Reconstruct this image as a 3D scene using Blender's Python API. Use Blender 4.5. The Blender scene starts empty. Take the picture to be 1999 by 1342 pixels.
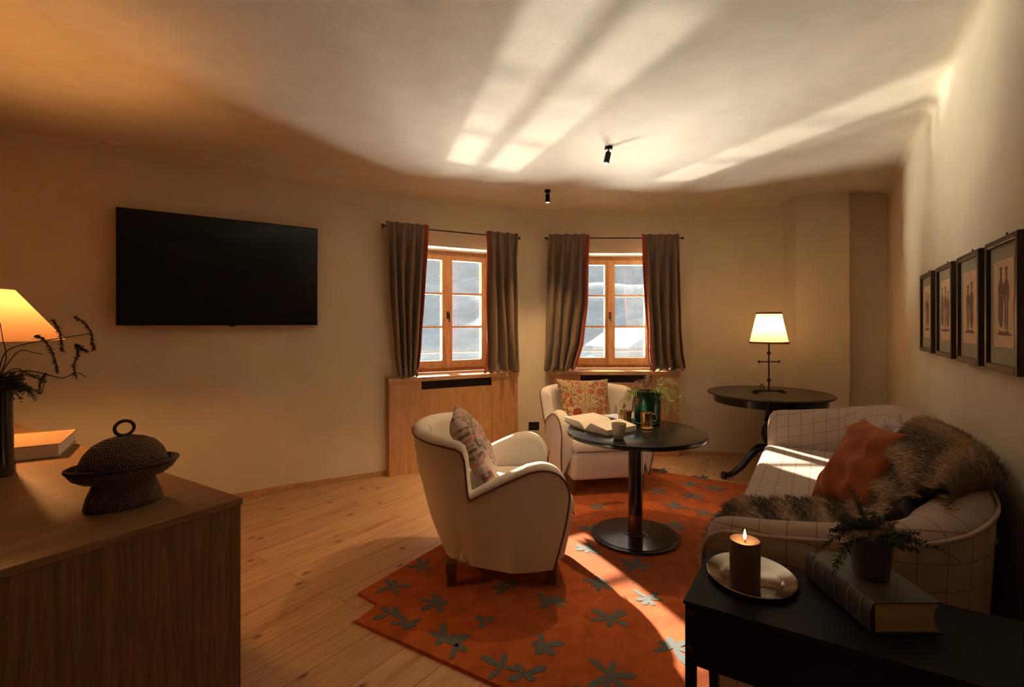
import bpy, bmesh, math, random
from mathutils import Vector, Matrix, noise
random.seed(7)
C = bpy.context.scene.collection
SC = bpy.context.scene
PI = math.pi
# ------------------------------------------------------------------ camera
F = 980.0; CX = 999.5; HOR = 632.0; CH = 1.30
cam = bpy.data.objects.new('camera', bpy.data.cameras.new('camera')); C.objects.link(cam)
cam.location = (0, 0, CH); cam.rotation_euler = (PI/2, 0, 0)
cam.data.sensor_fit = 'HORIZONTAL'; cam.data.sensor_width = 36
cam.data.lens = F/1999*36; cam.data.shift_y = -(671-HOR)/1999
cam.data.clip_start = .02; cam.data.clip_end = 3000
SC.camera = cam
# ------------------------------------------------------------------ light
SC.view_settings.view_transform = 'Standard'; SC.view_settings.look = 'None'
SC.view_settings.exposure = 1.5; SC.view_settings.gamma = 1
SC.cycles.use_denoising = True
SC.cycles.max_bounces = 10; SC.cycles.diffuse_bounces = 6; SC.cycles.transparent_max_bounces = 12
SC.cycles.sample_clamp_indirect = 6
W = bpy.data.worlds.new('sky'); SC.world = W; W.use_nodes = True
bg = W.node_tree.nodes['Background']; bg.inputs[0].default_value = (.60, .76, 1, 1); bg.inputs[1].default_value = .33

SUN_H = Vector((.36, -.933)); SUN_EL = math.radians(25)
def light(kind, name, loc, energy, col, **kw):
    l = bpy.data.lights.new(name, kind); l.energy = energy; l.color = col
    for k, v in kw.items(): setattr(l, k, v)
    o = bpy.data.objects.new(name, l); C.objects.link(o); o.location = loc
    return o
def aim(o, d): o.rotation_euler = Vector(d).to_track_quat('-Z', 'Y').to_euler()
sd = Vector((SUN_H.x*math.cos(SUN_EL), SUN_H.y*math.cos(SUN_EL), -math.sin(SUN_EL)))
sun = light('SUN', 'sun', (0, 30, 30), 12, (1, .84, .64), angle=math.radians(.9)); aim(sun, sd)
# low sun glinting off the frozen snow below the house, thrown up through both windows onto the ceiling
gd = Vector((SUN_H.x*math.cos(SUN_EL), SUN_H.y*math.cos(SUN_EL), math.sin(SUN_EL)))
gl = light('SPOT', 'snow_glint', Vector((.25, 4.9, 1.4))-gd*24, 14000, (1, .92, .80), spot_size=math.radians(14), shadow_soft_size=.42); aim(gl, gd)
# added unseen fill spots outside, in place of light off the snow field

for hx, hy, hz, en in ((.30, -.93, .50, 24000), (.74, -.67, .36, 44000), (-.15, -1.0, .46, 26000)):
    gwd = Vector((hx, hy, hz)).normalized()
    gw = light('SPOT', 'snow_bounce_fill', Vector((.25, 4.9, 1.4))-gwd*12, en, (1, .93, .80), spot_size=math.radians(30), shadow_soft_size=5); aim(gw, gwd)

# ------------------------------------------------------------------ helpers
def ray_z(px, py, z):
    Y = (CH-z)*F/(py-HOR); return Vector(((px-CX)/F*Y, Y, z))
def ray_y(px, py, Y): return Vector(((px-CX)/F*Y, Y, CH-(py-HOR)*Y/F))
def tag(o, label=None, cat=None, group=None, kind=None):
    if label: o['label'] = label
    if cat: o['category'] = cat
    if group: o['group'] = group
    if kind: o['kind'] = kind
    return o
def empty(name, loc=(0,0,0), rz=0, **kw):
    o = bpy.data.objects.new(name, None); C.objects.link(o); o.location = loc; o.rotation_euler = (0,0,rz); o.empty_display_size=.1
    return tag(o, **kw)
def mesh(name, verts, faces, mats=(), parent=None, smooth=None, fm=None, uv=None, loc=None, rz=0):
    me = bpy.data.meshes.new(name); me.from_pydata([tuple(v) for v in verts], [], faces)
    if not isinstance(mats, (list, tuple)): mats = [mats]
    for m in mats: me.materials.append(m)
    if fm: me.polygons.foreach_set('material_index', fm)
    if uv:
        l = me.uv_layers.new(name='UVMap')
        for lp in me.loops: l.data[lp.index].uv = uv[lp.vertex_index]
    me.validate(); me.update()
    if smooth is not None:
        me.polygons.foreach_set('use_smooth', [True]*len(me.polygons))
        if smooth < 179: me.set_sharp_from_angle(angle=math.radians(smooth))
    o = bpy.data.objects.new(name, me); C.objects.link(o)
    if parent: o.parent = parent
    if loc is not None: o.location = loc
    if rz: o.rotation_euler = (0,0,rz)
    return o
class MB:
    def __init__(s): s.v=[]; s.f=[]; s.m=[]
    def add(s, v, f, mi=0):
        n=len(s.v); s.v += [Vector(p) for p in v]; s.f += [tuple(i+n for i in q) for q in f]; s.m += [mi]*len(f); return s
    def xf(s, M, start=0):
        for i in range(start, len(s.v)): s.v[i] = M @ s.v[i]
        return s
    def box(s, a, b, mi=0, M=None):
        x0,y0,z0=a; x1,y1,z1=b
        v=[(x0,y0,z0),(x1,y0,z0),(x1,y1,z0),(x0,y1,z0),(x0,y0,z1),(x1,y0,z1),(x1,y1,z1),(x0,y1,z1)]
        if M is not None: v=[M@Vector(p) for p in v]
        return s.add(v,[(0,3,2,1),(4,5,6,7),(0,1,5,4),(1,2,6,5),(2,3,7,6),(3,0,4,7)],mi)
    def prism(s, poly, z0, z1, mi=0):
        n=len(poly); v=[(p[0],p[1],z0) for p in poly]+[(p[0],p[1],z1) for p in poly]
        area=sum(poly[i][0]*poly[(i+1)%n][1]-poly[(i+1)%n][0]*poly[i][1] for i in range(n))
        f=[tuple(range(n-1,-1,-1)),tuple(range(n,2*n))]+[(i,(i+1)%n,(i+1)%n+n,i+n) for i in range(n)]
        if area<0: f=[q[::-1] for q in f]
        return s.add(v,f,mi)
    def lathe(s, prof, n=40, mi=0, sx=1, sy=1, c=(0,0,0)):
        v=[]; f=[]
        for r,z in prof:
            for k in range(n):
                a=2*PI*k/n; v.append((c[0]+r*sx*math.cos(a), c[1]+r*sy*math.sin(a), c[2]+z))
        for j in range(len(prof)-1):
            for k in range(n):
                k2=(k+1)%n; f.append((j*n+k,j*n+k2,(j+1)*n+k2,(j+1)*n+k))
        if prof[0][0]>1e-6: f.append(tuple(range(n-1,-1,-1)))
        if prof[-1][0]>1e-6: f.append(tuple(range((len(prof)-1)*n, len(prof)*n)))
        return s.add(v,f,mi)
    def tube(s, pts, r, n=8, mi=0, closed=False):
        pts=[Vector(p) for p in pts]; m=len(pts); v=[]; f=[]
        up=Vector((0,0,1)); prev=None
        for i,p in enumerate(pts):
            if closed: d=pts[(i+1)%m]-pts[i-1]
            else: d=pts[min(i+1,m-1)]-pts[max(i-1,0)]
            d.normalize()
            if prev is None:
                a=d.cross(up)
                if a.length<.1: a=d.cross(Vector((1,0,0)))
            else: a=prev-d*prev.dot(d)
            a.normalize(); prev=a; b=d.cross(a)
            rr=r[i] if isinstance(r,(list,tuple)) else r
            for k in range(n):
                t=2*PI*k/n; v.append(p+(a*math.cos(t)+b*math.sin(t))*rr)
        for i in range(m if closed else m-1):
            i2=(i+1)%m
            for k in range(n):
                k2=(k+1)%n; f.append((i*n+k,i*n+k2,i2*n+k2,i2*n+k))
        if not closed: f+= [tuple(range(n-1,-1,-1)), tuple(range((m-1)*n,m*n))]
        return s.add(v,f,mi)
    def build(s, name, mats, parent=None, smooth=None, loc=None, rz=0, bevel=0, seg=2):
        o=mesh(name,s.v,s.f,mats,parent,smooth,s.m if any(s.m) else None,loc=loc,rz=rz)
        bm=bmesh.new(); bm.from_mesh(o.data); bmesh.ops.recalc_face_normals(bm,faces=bm.faces); bm.to_mesh(o.data); bm.free()
        if bevel:
            b=o.modifiers.new('bevel','BEVEL'); b.width=bevel; b.segments=seg; b.limit_method='ANGLE'; b.angle_limit=math.radians(35)
        return o
def rbox(a, b, r, seg=4, n=None):
    bm=bmesh.new(); bmesh.ops.create_cube(bm,size=1)
    for v in bm.verts:
        v.co=Vector([(a[i]+b[i])/2+v.co[i]*(b[i]-a[i]) for i in range(3)])
    bmesh.ops.bevel(bm,geom=bm.edges[:]+bm.verts[:],offset=r,segments=seg,profile=.5,affect='EDGES')
    mb=MB(); mb.add([v.co for v in bm.verts],[tuple(v.index for v in f.verts) for f in bm.faces]) if bm.verts.index_update() is None else 0
    bm.free(); return mb
def catmull(P, n):
    P=[Vector(p) for p in P]; out=[]
    for i in range(len(P)-1):
        p0=P[max(i-1,0)]; p1=P[i]; p2=P[i+1]; p3=P[min(i+2,len(P)-1)]
        for k in range(n):
            t=k/n; out.append(.5*((2*p1)+(p2-p0)*t+(2*p0-5*p1+4*p2-p3)*t*t+(3*p1-p0-3*p2+p3)*t**3))
    out.append(P[-1]); return out
def interp(x, T):
    if x<=T[0][0]: return T[0][1]
    for (a,b),(c,d) in zip(T,T[1:]):
        if x<=c: return b+(d-b)*(x-a)/(c-a)
    return T[-1][1]
def nz(x,y,z=0,s=1): return noise.noise(Vector((x*s,y*s,z*s)))

# ------------------------------------------------------------------ materials
def mat(name, col=(.5,.5,.5), rough=.6, metal=0, **kw):
    m=bpy.data.materials.new(name); m.use_nodes=True; b=m.node_tree.nodes['Principled BSDF']
    b.inputs['Base Color'].default_value=(*col,1); b.inputs['Roughness'].default_value=rough; b.inputs['Metallic'].default_value=metal
    for k,v in kw.items():
        b.inputs[k].default_value=v
    return m
def nodes(m): return m.node_tree.nodes, m.node_tree.links, m.node_tree.nodes['Principled BSDF']
def ramp(N,L,src,stops):
    r=N.new('ShaderNodeValToRGB'); L.new(src,r.inputs[0]); e=r.color_ramp.elements
    while len(e)<len(stops): e.new(.5)
    for q,(p,c) in zip(e,stops): q.position=p; q.color=(*c,1) if len(c)==3 else c
    return r.outputs[0]
def mapping(N,L,scale=(1,1,1),rot=(0,0,0),kind='Object'):
    t=N.new('ShaderNodeTexCoord'); mp=N.new('ShaderNodeMapping'); L.new(t.outputs[kind],mp.inputs[0])
    mp.inputs['Scale'].default_value=scale; mp.inputs['Rotation'].default_value=rot; return mp.outputs[0]
def noise_t(N,L,vec,scale,detail=4,rough=.55,dist=0):
    n=N.new('ShaderNodeTexNoise'); L.new(vec,n.inputs['Vector']); n.inputs['Scale'].default_value=scale
    n.inputs['Detail'].default_value=detail; n.inputs['Roughness'].default_value=rough; n.inputs['Distortion'].default_value=dist
    return n.outputs[0]
def bump(N,L,b,h,strength=.3,dist=.01):
    u=N.new('ShaderNodeBump'); u.inputs['Strength'].default_value=strength; u.inputs['Distance'].default_value=dist
    L.new(h,u.inputs['Height']); L.new(u.outputs[0],b.inputs['Normal'])
def mixc(N,L,fac,a,b,mode='MIX'):
    m=N.new('ShaderNodeMix'); m.data_type='RGBA'; m.blend_type=mode
    for s,v in ((m.inputs[0],fac),(m.inputs[6],a),(m.inputs[7],b)):
        if isinstance(v,(int,float)): s.default_value=v
        elif isinstance(v,tuple): s.default_value=(*v,1)
        else: L.new(v,s)
    return m.outputs[2]
def mth(N,L,op,a,b=None,c=None):
    m=N.new('ShaderNodeMath'); m.operation=op
    for s,v in zip(m.inputs,(a,b,c)):
        if v is None: continue
        if isinstance(v,(int,float)): s.default_value=v
        else: L.new(v,s)
    return m.outputs[0]
def plaster(name,col,sc=3):
    m=mat(name,col,.95); N,L,b=nodes(m); v=mapping(N,L)
    n1=noise_t(N,L,v,sc,5,.6); n2=noise_t(N,L,mapping(N,L,(1,1,2.2)),38,6,.7,.6)
    c=ramp(N,L,n1,[(.3,tuple(x*.93 for x in col)),(.7,tuple(min(1,x*1.05) for x in col))])
    L.new(c,b.inputs['Base Color']); bump(N,L,b,n2,.35,.006); return m
def wood(name,c0,c1,scale=(1,1,1),ringscale=9,rough=.5,fine=60,bs=.1):
    """grain runs along the axis with the smallest scale"""
    m=mat(name,c0,rough); N,L,b=nodes(m); v=mapping(N,L,scale)
    n=noise_t(N,L,v,ringscale,3,.5,1.2); n2=noise_t(N,L,v,fine,5,.7)
    c=ramp(N,L,n,[(.3,c0),(.5,c1),(.62,tuple(x*.9 for x in c0)),(.75,c1)])
    c2=ramp(N,L,n2,[(.35,(.72,.68,.64)),(.6,(1,1,1))])
    L.new(mixc(N,L,1,c,c2,'MULTIPLY'),b.inputs['Base Color']); bump(N,L,b,n2,bs,.003); return m
def fabric(name,col,scale=420,rough=.95,var=.12):
    m=mat(name,col,rough); N,L,b=nodes(m); v=mapping(N,L)
    n=noise_t(N,L,v,scale,3,.7); n0=noise_t(N,L,v,7,3,.5)
    c=ramp(N,L,n,[(.3,tuple(x*(1-var) for x in col)),(.7,tuple(min(1,x*(1+var)) for x in col))])
    L.new(c,b.inputs['Base Color']); bump(N,L,b,n,.35,.002)
    b.inputs['Sheen Weight'].default_value=.15; return m
M={}
M['wall']=plaster('wall_plaster',(.655,.558,.395)); M['ceil']=plaster('ceiling_plaster',(.70,.64,.52),5)
M['black']=mat('black_lacquer',(.010,.011,.012),.2); M['blackmatt']=mat('matt_black_metal',(.007,.006,.006),.5,.0,**{'Specular IOR Level':.15})
M['brass']=mat('aged_brass',(.62,.40,.16),.22,1); M['silver']=mat('tarnished_silver',(.36,.31,.26),.16,1)
M['iron']=mat('dark_iron',(.05,.03,.02),.45,.7); M['copper']=mat('copper_sleeve',(.22,.10,.05),.3,.8)
M['larch']=wood('larch_wood',(.62,.34,.145),(.52,.26,.095),(1,1,.12),7,.45)
M['winwood']=wood('window_wood',(.74,.43,.20),(.66,.36,.15),(1,1,.15),9,.4)
M['sill']=wood('sill_wood',(.64,.38,.18),(.54,.29,.12),(.15,1,1),9,.35)
M['legwood']=wood('leg_wood',(.17,.07,.03),(.11,.045,.02),(1,1,.2),9,.4)
M['linen']=fabric('cream_linen',(.60,.53,.45)); M['pipe']=fabric('oxblood_piping',(.13,.03,.02),300)
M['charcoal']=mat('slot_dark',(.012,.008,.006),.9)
M['paper']=mat('paper',(.80,.72,.60),.9); M['redband']=fabric('orange_red_band',(.36,.06,.025),300)

# floor planks
m=mat('plank_floor',(.5,.3,.15),.42); N,L,b=nodes(m)
ang=-math.atan2(.81,.58)
v=mapping(N,L,rot=(0,0,ang)); sx=N.new('ShaderNodeSeparateXYZ'); L.new(v,sx.inputs[0])
br=N.new('ShaderNodeTexBrick'); L.new(v,br.inputs['Vector']); br.inputs['Scale'].default_value=1
br.inputs['Brick Width'].default_value=2.3; br.inputs['Row Height'].default_value=.19; br.inputs['Mortar Size'].default_value=.0016
br.inputs['Color1'].default_value=(0,0,0,1); br.inputs['Color2'].default_value=(1,1,1,1); br.inputs['Mortar'].default_value=(.5,.5,.5,1); br.offset=.37
off=N.new('ShaderNodeVectorMath'); off.operation='SCALE'; L.new(br.outputs['Color'],off.inputs[0]); off.inputs['Scale'].default_value=9
ad=N.new('ShaderNodeVectorMath'); ad.operation='ADD'; L.new(v,ad.inputs[0]); L.new(off.outputs[0],ad.inputs[1])
mp=N.new('ShaderNodeMapping'); L.new(ad.outputs[0],mp.inputs[0]); mp.inputs['Scale'].default_value=(.35,5,1)
g=noise_t(N,L,mp.outputs[0],2.2,6,.62,1.4); g2=noise_t(N,L,mp.outputs[0],22,4,.7)
c=ramp(N,L,g,[(.3,(.52,.29,.135)),(.5,(.62,.38,.21)),(.68,(.42,.21,.085))])
c=mixc(N,L,1,c,ramp(N,L,g2,[(.3,(.82,.80,.78)),(.6,(1,1,1))]),'MULTIPLY')
tone=ramp(N,L,br.outputs['Color'],[(0,(.86,.84,.80)),(1,(1.0,1.0,1.0))]); c=mixc(N,L,1,c,tone,'MULTIPLY')
vo=N.new('ShaderNodeTexVoronoi'); vo.voronoi_dimensions='2D'; mk=N.new('ShaderNodeMapping'); L.new(ad.outputs[0],mk.inputs[0]); mk.inputs['Scale'].default_value=(1.9,3.6,1); L.new(mk.outputs[0],vo.inputs['Vector']); vo.inputs['Scale'].default_value=1.15
vo.inputs['Randomness'].default_value=1
kn=ramp(N,L,vo.outputs['Distance'],[(.018,(.30,.14,.07)),(.045,(.72,.62,.55)),(.075,(1,1,1))]); c=mixc(N,L,1,c,kn,'MULTIPLY')
c=mixc(N,L,br.outputs['Fac'],c,(.13,.06,.025)); L.new(c,b.inputs['Base Color']); bump(N,L,b,g2,.12,.002); M['floor']=m

# plaid
m=mat('windowpane_check',(.5,.42,.36),.95); N,L,b=nodes(m)
t=N.new('ShaderNodeTexCoord'); s=N.new('ShaderNodeSeparateXYZ'); L.new(t.outputs['UV'],s.inputs[0])
wv=noise_t(N,L,t.outputs['UV'],9,2); wv=mth(N,L,'MULTIPLY',mth(N,L,'SUBTRACT',wv,.5),.006)
def line(o):
    q=mth(N,L,'ADD',o,wv); q=mth(N,L,'MODULO',mth(N,L,'ADD',q,10),.075)
    return mth(N,L,'LESS_THAN',q,.0035)
ln=mth(N,L,'MAXIMUM',line(s.outputs[0]),line(s.outputs[1]))
nn=noise_t(N,L,t.outputs['UV'],500,3,.7)
base=ramp(N,L,nn,[(.3,(.34,.26,.215)),(.7,(.45,.36,.305))])
L.new(mixc(N,L,mth(N,L,'MULTIPLY',ln,.7),base,(.17,.055,.03)),b.inputs['Base Color']); bump(N,L,b,nn,.3,.002); M['plaid']=m

def attr_mat(name, rough=.95, sheen=.1, trans=0):
    m=mat(name,(.5,.5,.5),rough); N,L,b=nodes(m); a=N.new('ShaderNodeVertexColor'); a.layer_name='Col'
    L.new(a.outputs[0],b.inputs['Base Color']); b.inputs['Sheen Weight'].default_value=sheen
    n=noise_t(N,L,mapping(N,L),380,3,.7); bump(N,L,b,n,.3,.002)
    return m
M['print']=attr_mat('printed_cloth'); M['fur']=attr_mat('fur_hair',.75,.2)
M['velvet']=fabric('rust_velvet',(.27,.055,.010),500,.9); nodes(M['velvet'])[2].inputs['Sheen Weight'].default_value=.2
M['velvet'].node_tree.nodes['Principled BSDF'].inputs['Sheen Tint'].default_value=(1,.45,.2,1)
def leafmat(name,c0,c1):
    m=mat(name,c0,.6); N,L,b=nodes(m); n=noise_t(N,L,mapping(N,L),30,3); L.new(ramp(N,L,n,[(.35,c0),(.65,c1)]),b.inputs['Base Color'])
    return m
M['leafg']=leafmat('fern_green',(.34,.46,.12),(.48,.52,.20)); M['leafr']=leafmat('heather_purple',(.34,.20,.17),(.42,.30,.20))
M['leafd']=leafmat('dark_fir',(.035,.06,.02),(.07,.09,.035)); M['twig']=leafmat('dry_twig',(.05,.02,.012),(.09,.04,.02))

# ------------------------------------------------------------------ room
ZC=2.47
A=(-3.05,2.994); B=(-1.779,3.941); Cc=(.145,5.0)
wd=Vector((.523,.852)); nd=Vector((.852,-.523))         # along / into the right wall
corner=Vector((3.36,4.49)); 
def far_r(t): p=corner-wd*t; return (p.x,p.y)
plan=[(-5.6,1.09),B,Cc,(1.8,5.0),(2.66,4.80),(3.36,4.49),far_r(8.0),(-5.2,-2.9)]
def grow(poly,d):
    c=Vector((sum(p[0] for p in poly)/len(poly),sum(p[1] for p in poly)/len(poly)))
    return [tuple(Vector(p)+(Vector(p)-c).normalized()*d) for p in poly]
tag(MB().prism(grow(plan,.5),-.2,0).build('floor',M['floor']),kind='structure')
tag(MB().prism(grow(plan,.5),ZC,ZC+.2).build('ceiling',M['ceil']),kind='structure')
class Wall:
    def __init__(s,a,b):
        s.a=Vector(a); s.b=Vector(b); s.L=(s.b-s.a).length; s.u=(s.b-s.a)/s.L; s.n=Vector((-s.u.y,s.u.x)); s.rz=math.atan2(s.u.y,s.u.x)
        s.M=Matrix.Translation((s.a.x,s.a.y,0))@Matrix.Rotation(s.rz,4,'Z')
    def P(s,u,v,z=0): p=s.a+s.u*u+s.n*v; return Vector((p.x,p.y,z))   # v>0 is out of the room
    def upx(s,px,v=0):
        k=(px-CX)/F; d=Vector((k,1)); o=s.a+s.n*v; Y=o.dot(s.n)/d.dot(s.n); return (d*Y-o).dot(s.u)
    def zpx(s,px,py,v=0):
        k=(px-CX)/F; d=Vector((k,1)); o=s.a+s.n*v; Y=o.dot(s.n)/d.dot(s.n); return CH-(py-HOR)*Y/F
WL=Wall((-5.6,1.09),B); W1=Wall(B,Cc); W2=Wall(Cc,(1.8,5.0)); W3=Wall((1.8,5.0),(2.66,4.80)); WR=Wall(tuple(corner),far_r(8.0))
def wall_obj(name,w,holes=(),th=.34,e0=0,e1=0):
    mb=MB(); u=-e0
    for (a,b,z0,z1) in holes:
        mb.box((u,0,0),(a,th,ZC),M=w.M); mb.box((a,0,0),(b,th,z0),M=w.M); mb.box((a,0,z1),(b,th,ZC),M=w.M); u=b
    mb.box((u,0,0),(w.L+e1,th,ZC),M=w.M)
    return tag(mb.build(name,M['wall']),kind='structure')
RV=.30
c1=W1.upx(870,RV); c2=W2.upx(1189,RV); HW=.455; SZ=.832; TZ=2.0
wall_obj('wall_left',WL,th=.3,e1=.05)
wall_obj('wall_bay',W1,[(c1-HW,c1+HW,SZ-.03,TZ)])
wall_obj('wall_back',W2,[(c2-HW,c2+HW,SZ-.03,TZ)],e0=.0,e1=.05)
wall_obj('wall_back_right',W3,th=.3,e0=.0,e1=.1)
wall_obj('wall_right',WR,th=.3,e0=.3)
wall_obj('wall_rear',Wall(far_r(8.0),(-5.2,-2.9)),th=.3); wall_obj('wall_rear_left',Wall((-5.2,-2.9),(-5.6,1.09)),th=.3)
tag(MB().prism([(2.607,4.605),(2.995,4.455),(3.2,5.0),(2.60,5.0)],0,ZC).build('wall_pier',M['wall']),kind='structure')
tag(MB().prism([(2.95,4.60),(3.42,4.46),(3.6,5.0),(3.0,5.0)],0,ZC).build('wall_recess',M['wall']),kind='structure')
# soft plaster cove where the walls meet the ceiling
def cove(name,pts,r=.05):
    mb=MB(); n=6; P=[Vector(p) for p in pts]; v=[]; f=[]
    for i,p in enumerate(P):
        d=(P[min(i+1,len(P)-1)]-P[max(i-1,0)]).normalized(); nin=Vector((d.y,-d.x))
        for k in range(n+1):
            a=PI/2*k/n; o=nin*(r*(1-math.sin(a))); v.append((p.x+o.x,p.y+o.y,ZC-r*(1-math.cos(a))))
    for i in range(len(P)-1):
        for k in range(n): q=i*(n+1)+k; f.append((q,q+1,q+n+2,q+n+1))
    o=mesh(name,v,f,M['wall'],smooth=60); tag(o,kind='structure')
cove('trim_1',[(-5.6,1.09),B,Cc,(1.8,5.0),(2.61,4.81)])
cove('trim_2',[far_r(-.05),far_r(7.9)])
def baseboard(name,w,a,b):
    mb=MB().box((a,-.012,0),(b,0,.035),M=w.M); tag(mb.build(name,M['larch'],bevel=.002),kind='structure')
baseboard('baseboard_left',WL,2.0,WL.L); baseboard('baseboard_bay',W1,0,W1.L); baseboard('baseboard_back',W2,0,W2.L); baseboard('baseboard_back_right',W3,0,W3.L-.02)

# windows
gm=mat('window_glass',(1,1,1),0); N,L,b=nodes(gm); N.remove(b); out=N['Material Output']
tr=N.new('ShaderNodeBsdfTransparent'); tr.inputs[0].default_value=(.96,.98,.98,1); gs=N.new('ShaderNodeBsdfGlossy'); gs.inputs['Roughness'].default_value=.02
tl=N.new('ShaderNodeBsdfTranslucent'); tl.inputs[0].default_value=(.8,.88,.95,1)
m1=N.new('ShaderNodeMixShader'); m1.inputs[0].default_value=.06; L.new(tr.outputs[0],m1.inputs[1]); L.new(gs.outputs[0],m1.inputs[2])
m2=N.new('ShaderNodeMixShader'); m2.inputs[0].default_value=.010; L.new(m1.outputs[0],m2.inputs[1]); L.new(tl.outputs[0],m2.inputs[2]); L.new(m2.outputs[0],out.inputs[0])
def window(name,w,c):
    e=empty(name,w.P(c,RV,SZ),w.rz,kind='structure'); H=TZ-SZ; fw=.035
    mb=MB(); mb.box((-HW,-.02,0),(-HW+fw,.05,H)); mb.box((HW-fw,-.02,0),(HW,.05,H)); mb.box((-HW+fw,-.02,0),(HW-fw,.05,fw)); mb.box((-HW+fw,-.02,H-fw),(HW-fw,.05,H))
    mb.build('window_frame',M['winwood'],e,bevel=.004)
    st=.052
    for sgn in (-1,1):
        x0,x1=(-HW+fw,-.0) if sgn<0 else (0,HW-fw); z0=fw; z1=H-fw
        mb=MB(); mb.box((x0,-.045,z0),(x0+st,.02,z1)); mb.box((x1-st,-.045,z0),(x1,.02,z1)); mb.box((x0+st,-.045,z0),(x1-st,.02,z0+.075)); mb.box((x0+st,-.045,z1-st),(x1-st,.02,z1))
        zi0=z0+.075; zi1=z1-st
        for k in (1,2):
            zz=zi0+(zi1-zi0)*k/3; mb.box((x0+st,-.03,zz-.010),(x1-st,.01,zz+.010))
        s=mb.build('sash',M['winwood'],e,bevel=.003)
        MB().box((x0+st-.004,-.006,zi0-.004),(x1-st+.004,-.002,zi1+.004)).build('glass_panes',gm,s)
    MB().box((-.022,-.057,fw+.004),(.022,-.045,H-fw-.004)).build('meeting_cover',M['winwood'],e,bevel=.003)
    mb=MB(); mb.box((-.011,-.063,H/2-.07),(.011,-.057,H/2+.0)); mb.tube([(0,-.06,H/2-.02),(0,-.095,H/2-.02),(0,-.10,H/2-.03),(.0,-.10,H/2-.10)],.007,8)
    mb.build('handle',M['iron'],e,60)
window('window_1',W1,c1); window('window_2',W2,c2)

# radiator covers with sills
def cover(w,ua,ub,sa,sb,off,label,seams):
    e=empty('radiator_cover',w.P(ua,-off,0),w.rz,label=label,cat='radiator cover',group='larch radiator covers under the windows')
    L_=ub-ua; zt=SZ-.036
    x1,x2=sa-ua,sb-ua
    mb=MB(); mb.box((0,0,0),(x1,.02,zt)); mb.box((x2+.003,0,0),(L_,.02,zt)); mb.box((x1+.0,0,0),(x2,.02,zt-.075)); mb.box((0,.02,0),(.02,off-.001,zt)); mb.box((L_-.02,.02,0),(L_,off-.001,zt))
    mb.build('front_panel',M['larch'],e,bevel=.0015)
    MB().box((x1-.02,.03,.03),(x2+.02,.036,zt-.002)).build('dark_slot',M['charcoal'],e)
    return e
u0=W1.upx(760,-.095); u1=W1.upx(1011,-.095)
cover(W1,u0,u1,W1.upx(823,-.095),W1.upx(960,-.095),.095,'larch radiator cover with dark slot under the left window, beside the television',0)
v0=W2.upx(1077,-.095); v1=W2.upx(1326,-.095)
cover(W2,v0,v1,W2.upx(1133,-.095),W2.upx(1272,-.095),.095,'larch radiator cover mostly hidden behind the rear armchair and green vase',0)
def sill(w,a,b,c,label):
    mb=MB(); mb.box((a-.01,-.105,SZ-.036),(b+.01,-.001,SZ)); mb.box((c-HW+.002,-.001,SZ-.028),(c+HW-.002,RV-.02,SZ))
    o=mb.build('window_sill',M['sill'],loc=(w.a.x,w.a.y,0),rz=w.rz,bevel=.003)
    tag(o,label,'window sill','wooden window sills')
sill(W1,u0,u1,c1,'wooden sill board of the left window above the slotted cover'); sill(W2,v0,v1,c2,'wooden sill board of the right window behind the rear armchair')

# curtain rods and curtains
def rod(w,a,b,py,px,label):
    z=w.zpx(px,py,-.11); e=empty('curtain_rod',w.P(0,0,0),w.rz,label=label,cat='curtain rod',group='thin iron curtain rods')
    ua=w.upx(a,-.11); ub=w.upx(b,-.11)
    MB().tube([(ua+.02,-.11,z),(ub-.02,-.11,z)],.006,10).build('rod',M['iron'],e,60)
    for x,sg in ((ua,1),(ub,-1)):
        MB().lathe([(0,0),(.012,.004),(.014,.014),(.008,.024),(.006,.03)],12).xf(Matrix.Translation((x-.005*sg,-.11,z))@Matrix.Rotation(sg*PI/2,4,'Y')).build('finial',M['iron'],e,50)
    for x in (ua+.035,ub-.035):
        MB().tube([(x,-.11,z),(x,-.0,z)],.005,8).build('bracket',M['iron'],e,60)
    return z
zr1=rod(W1,745,1015,448.6,839,'thin iron curtain rod above the left window'); zr2=rod(W2,1064,1334,465,1200,'thin iron curtain rod above the right window')
cm=fabric('taupe_satin',(.165,.108,.062),300,.38,.08)
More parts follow.
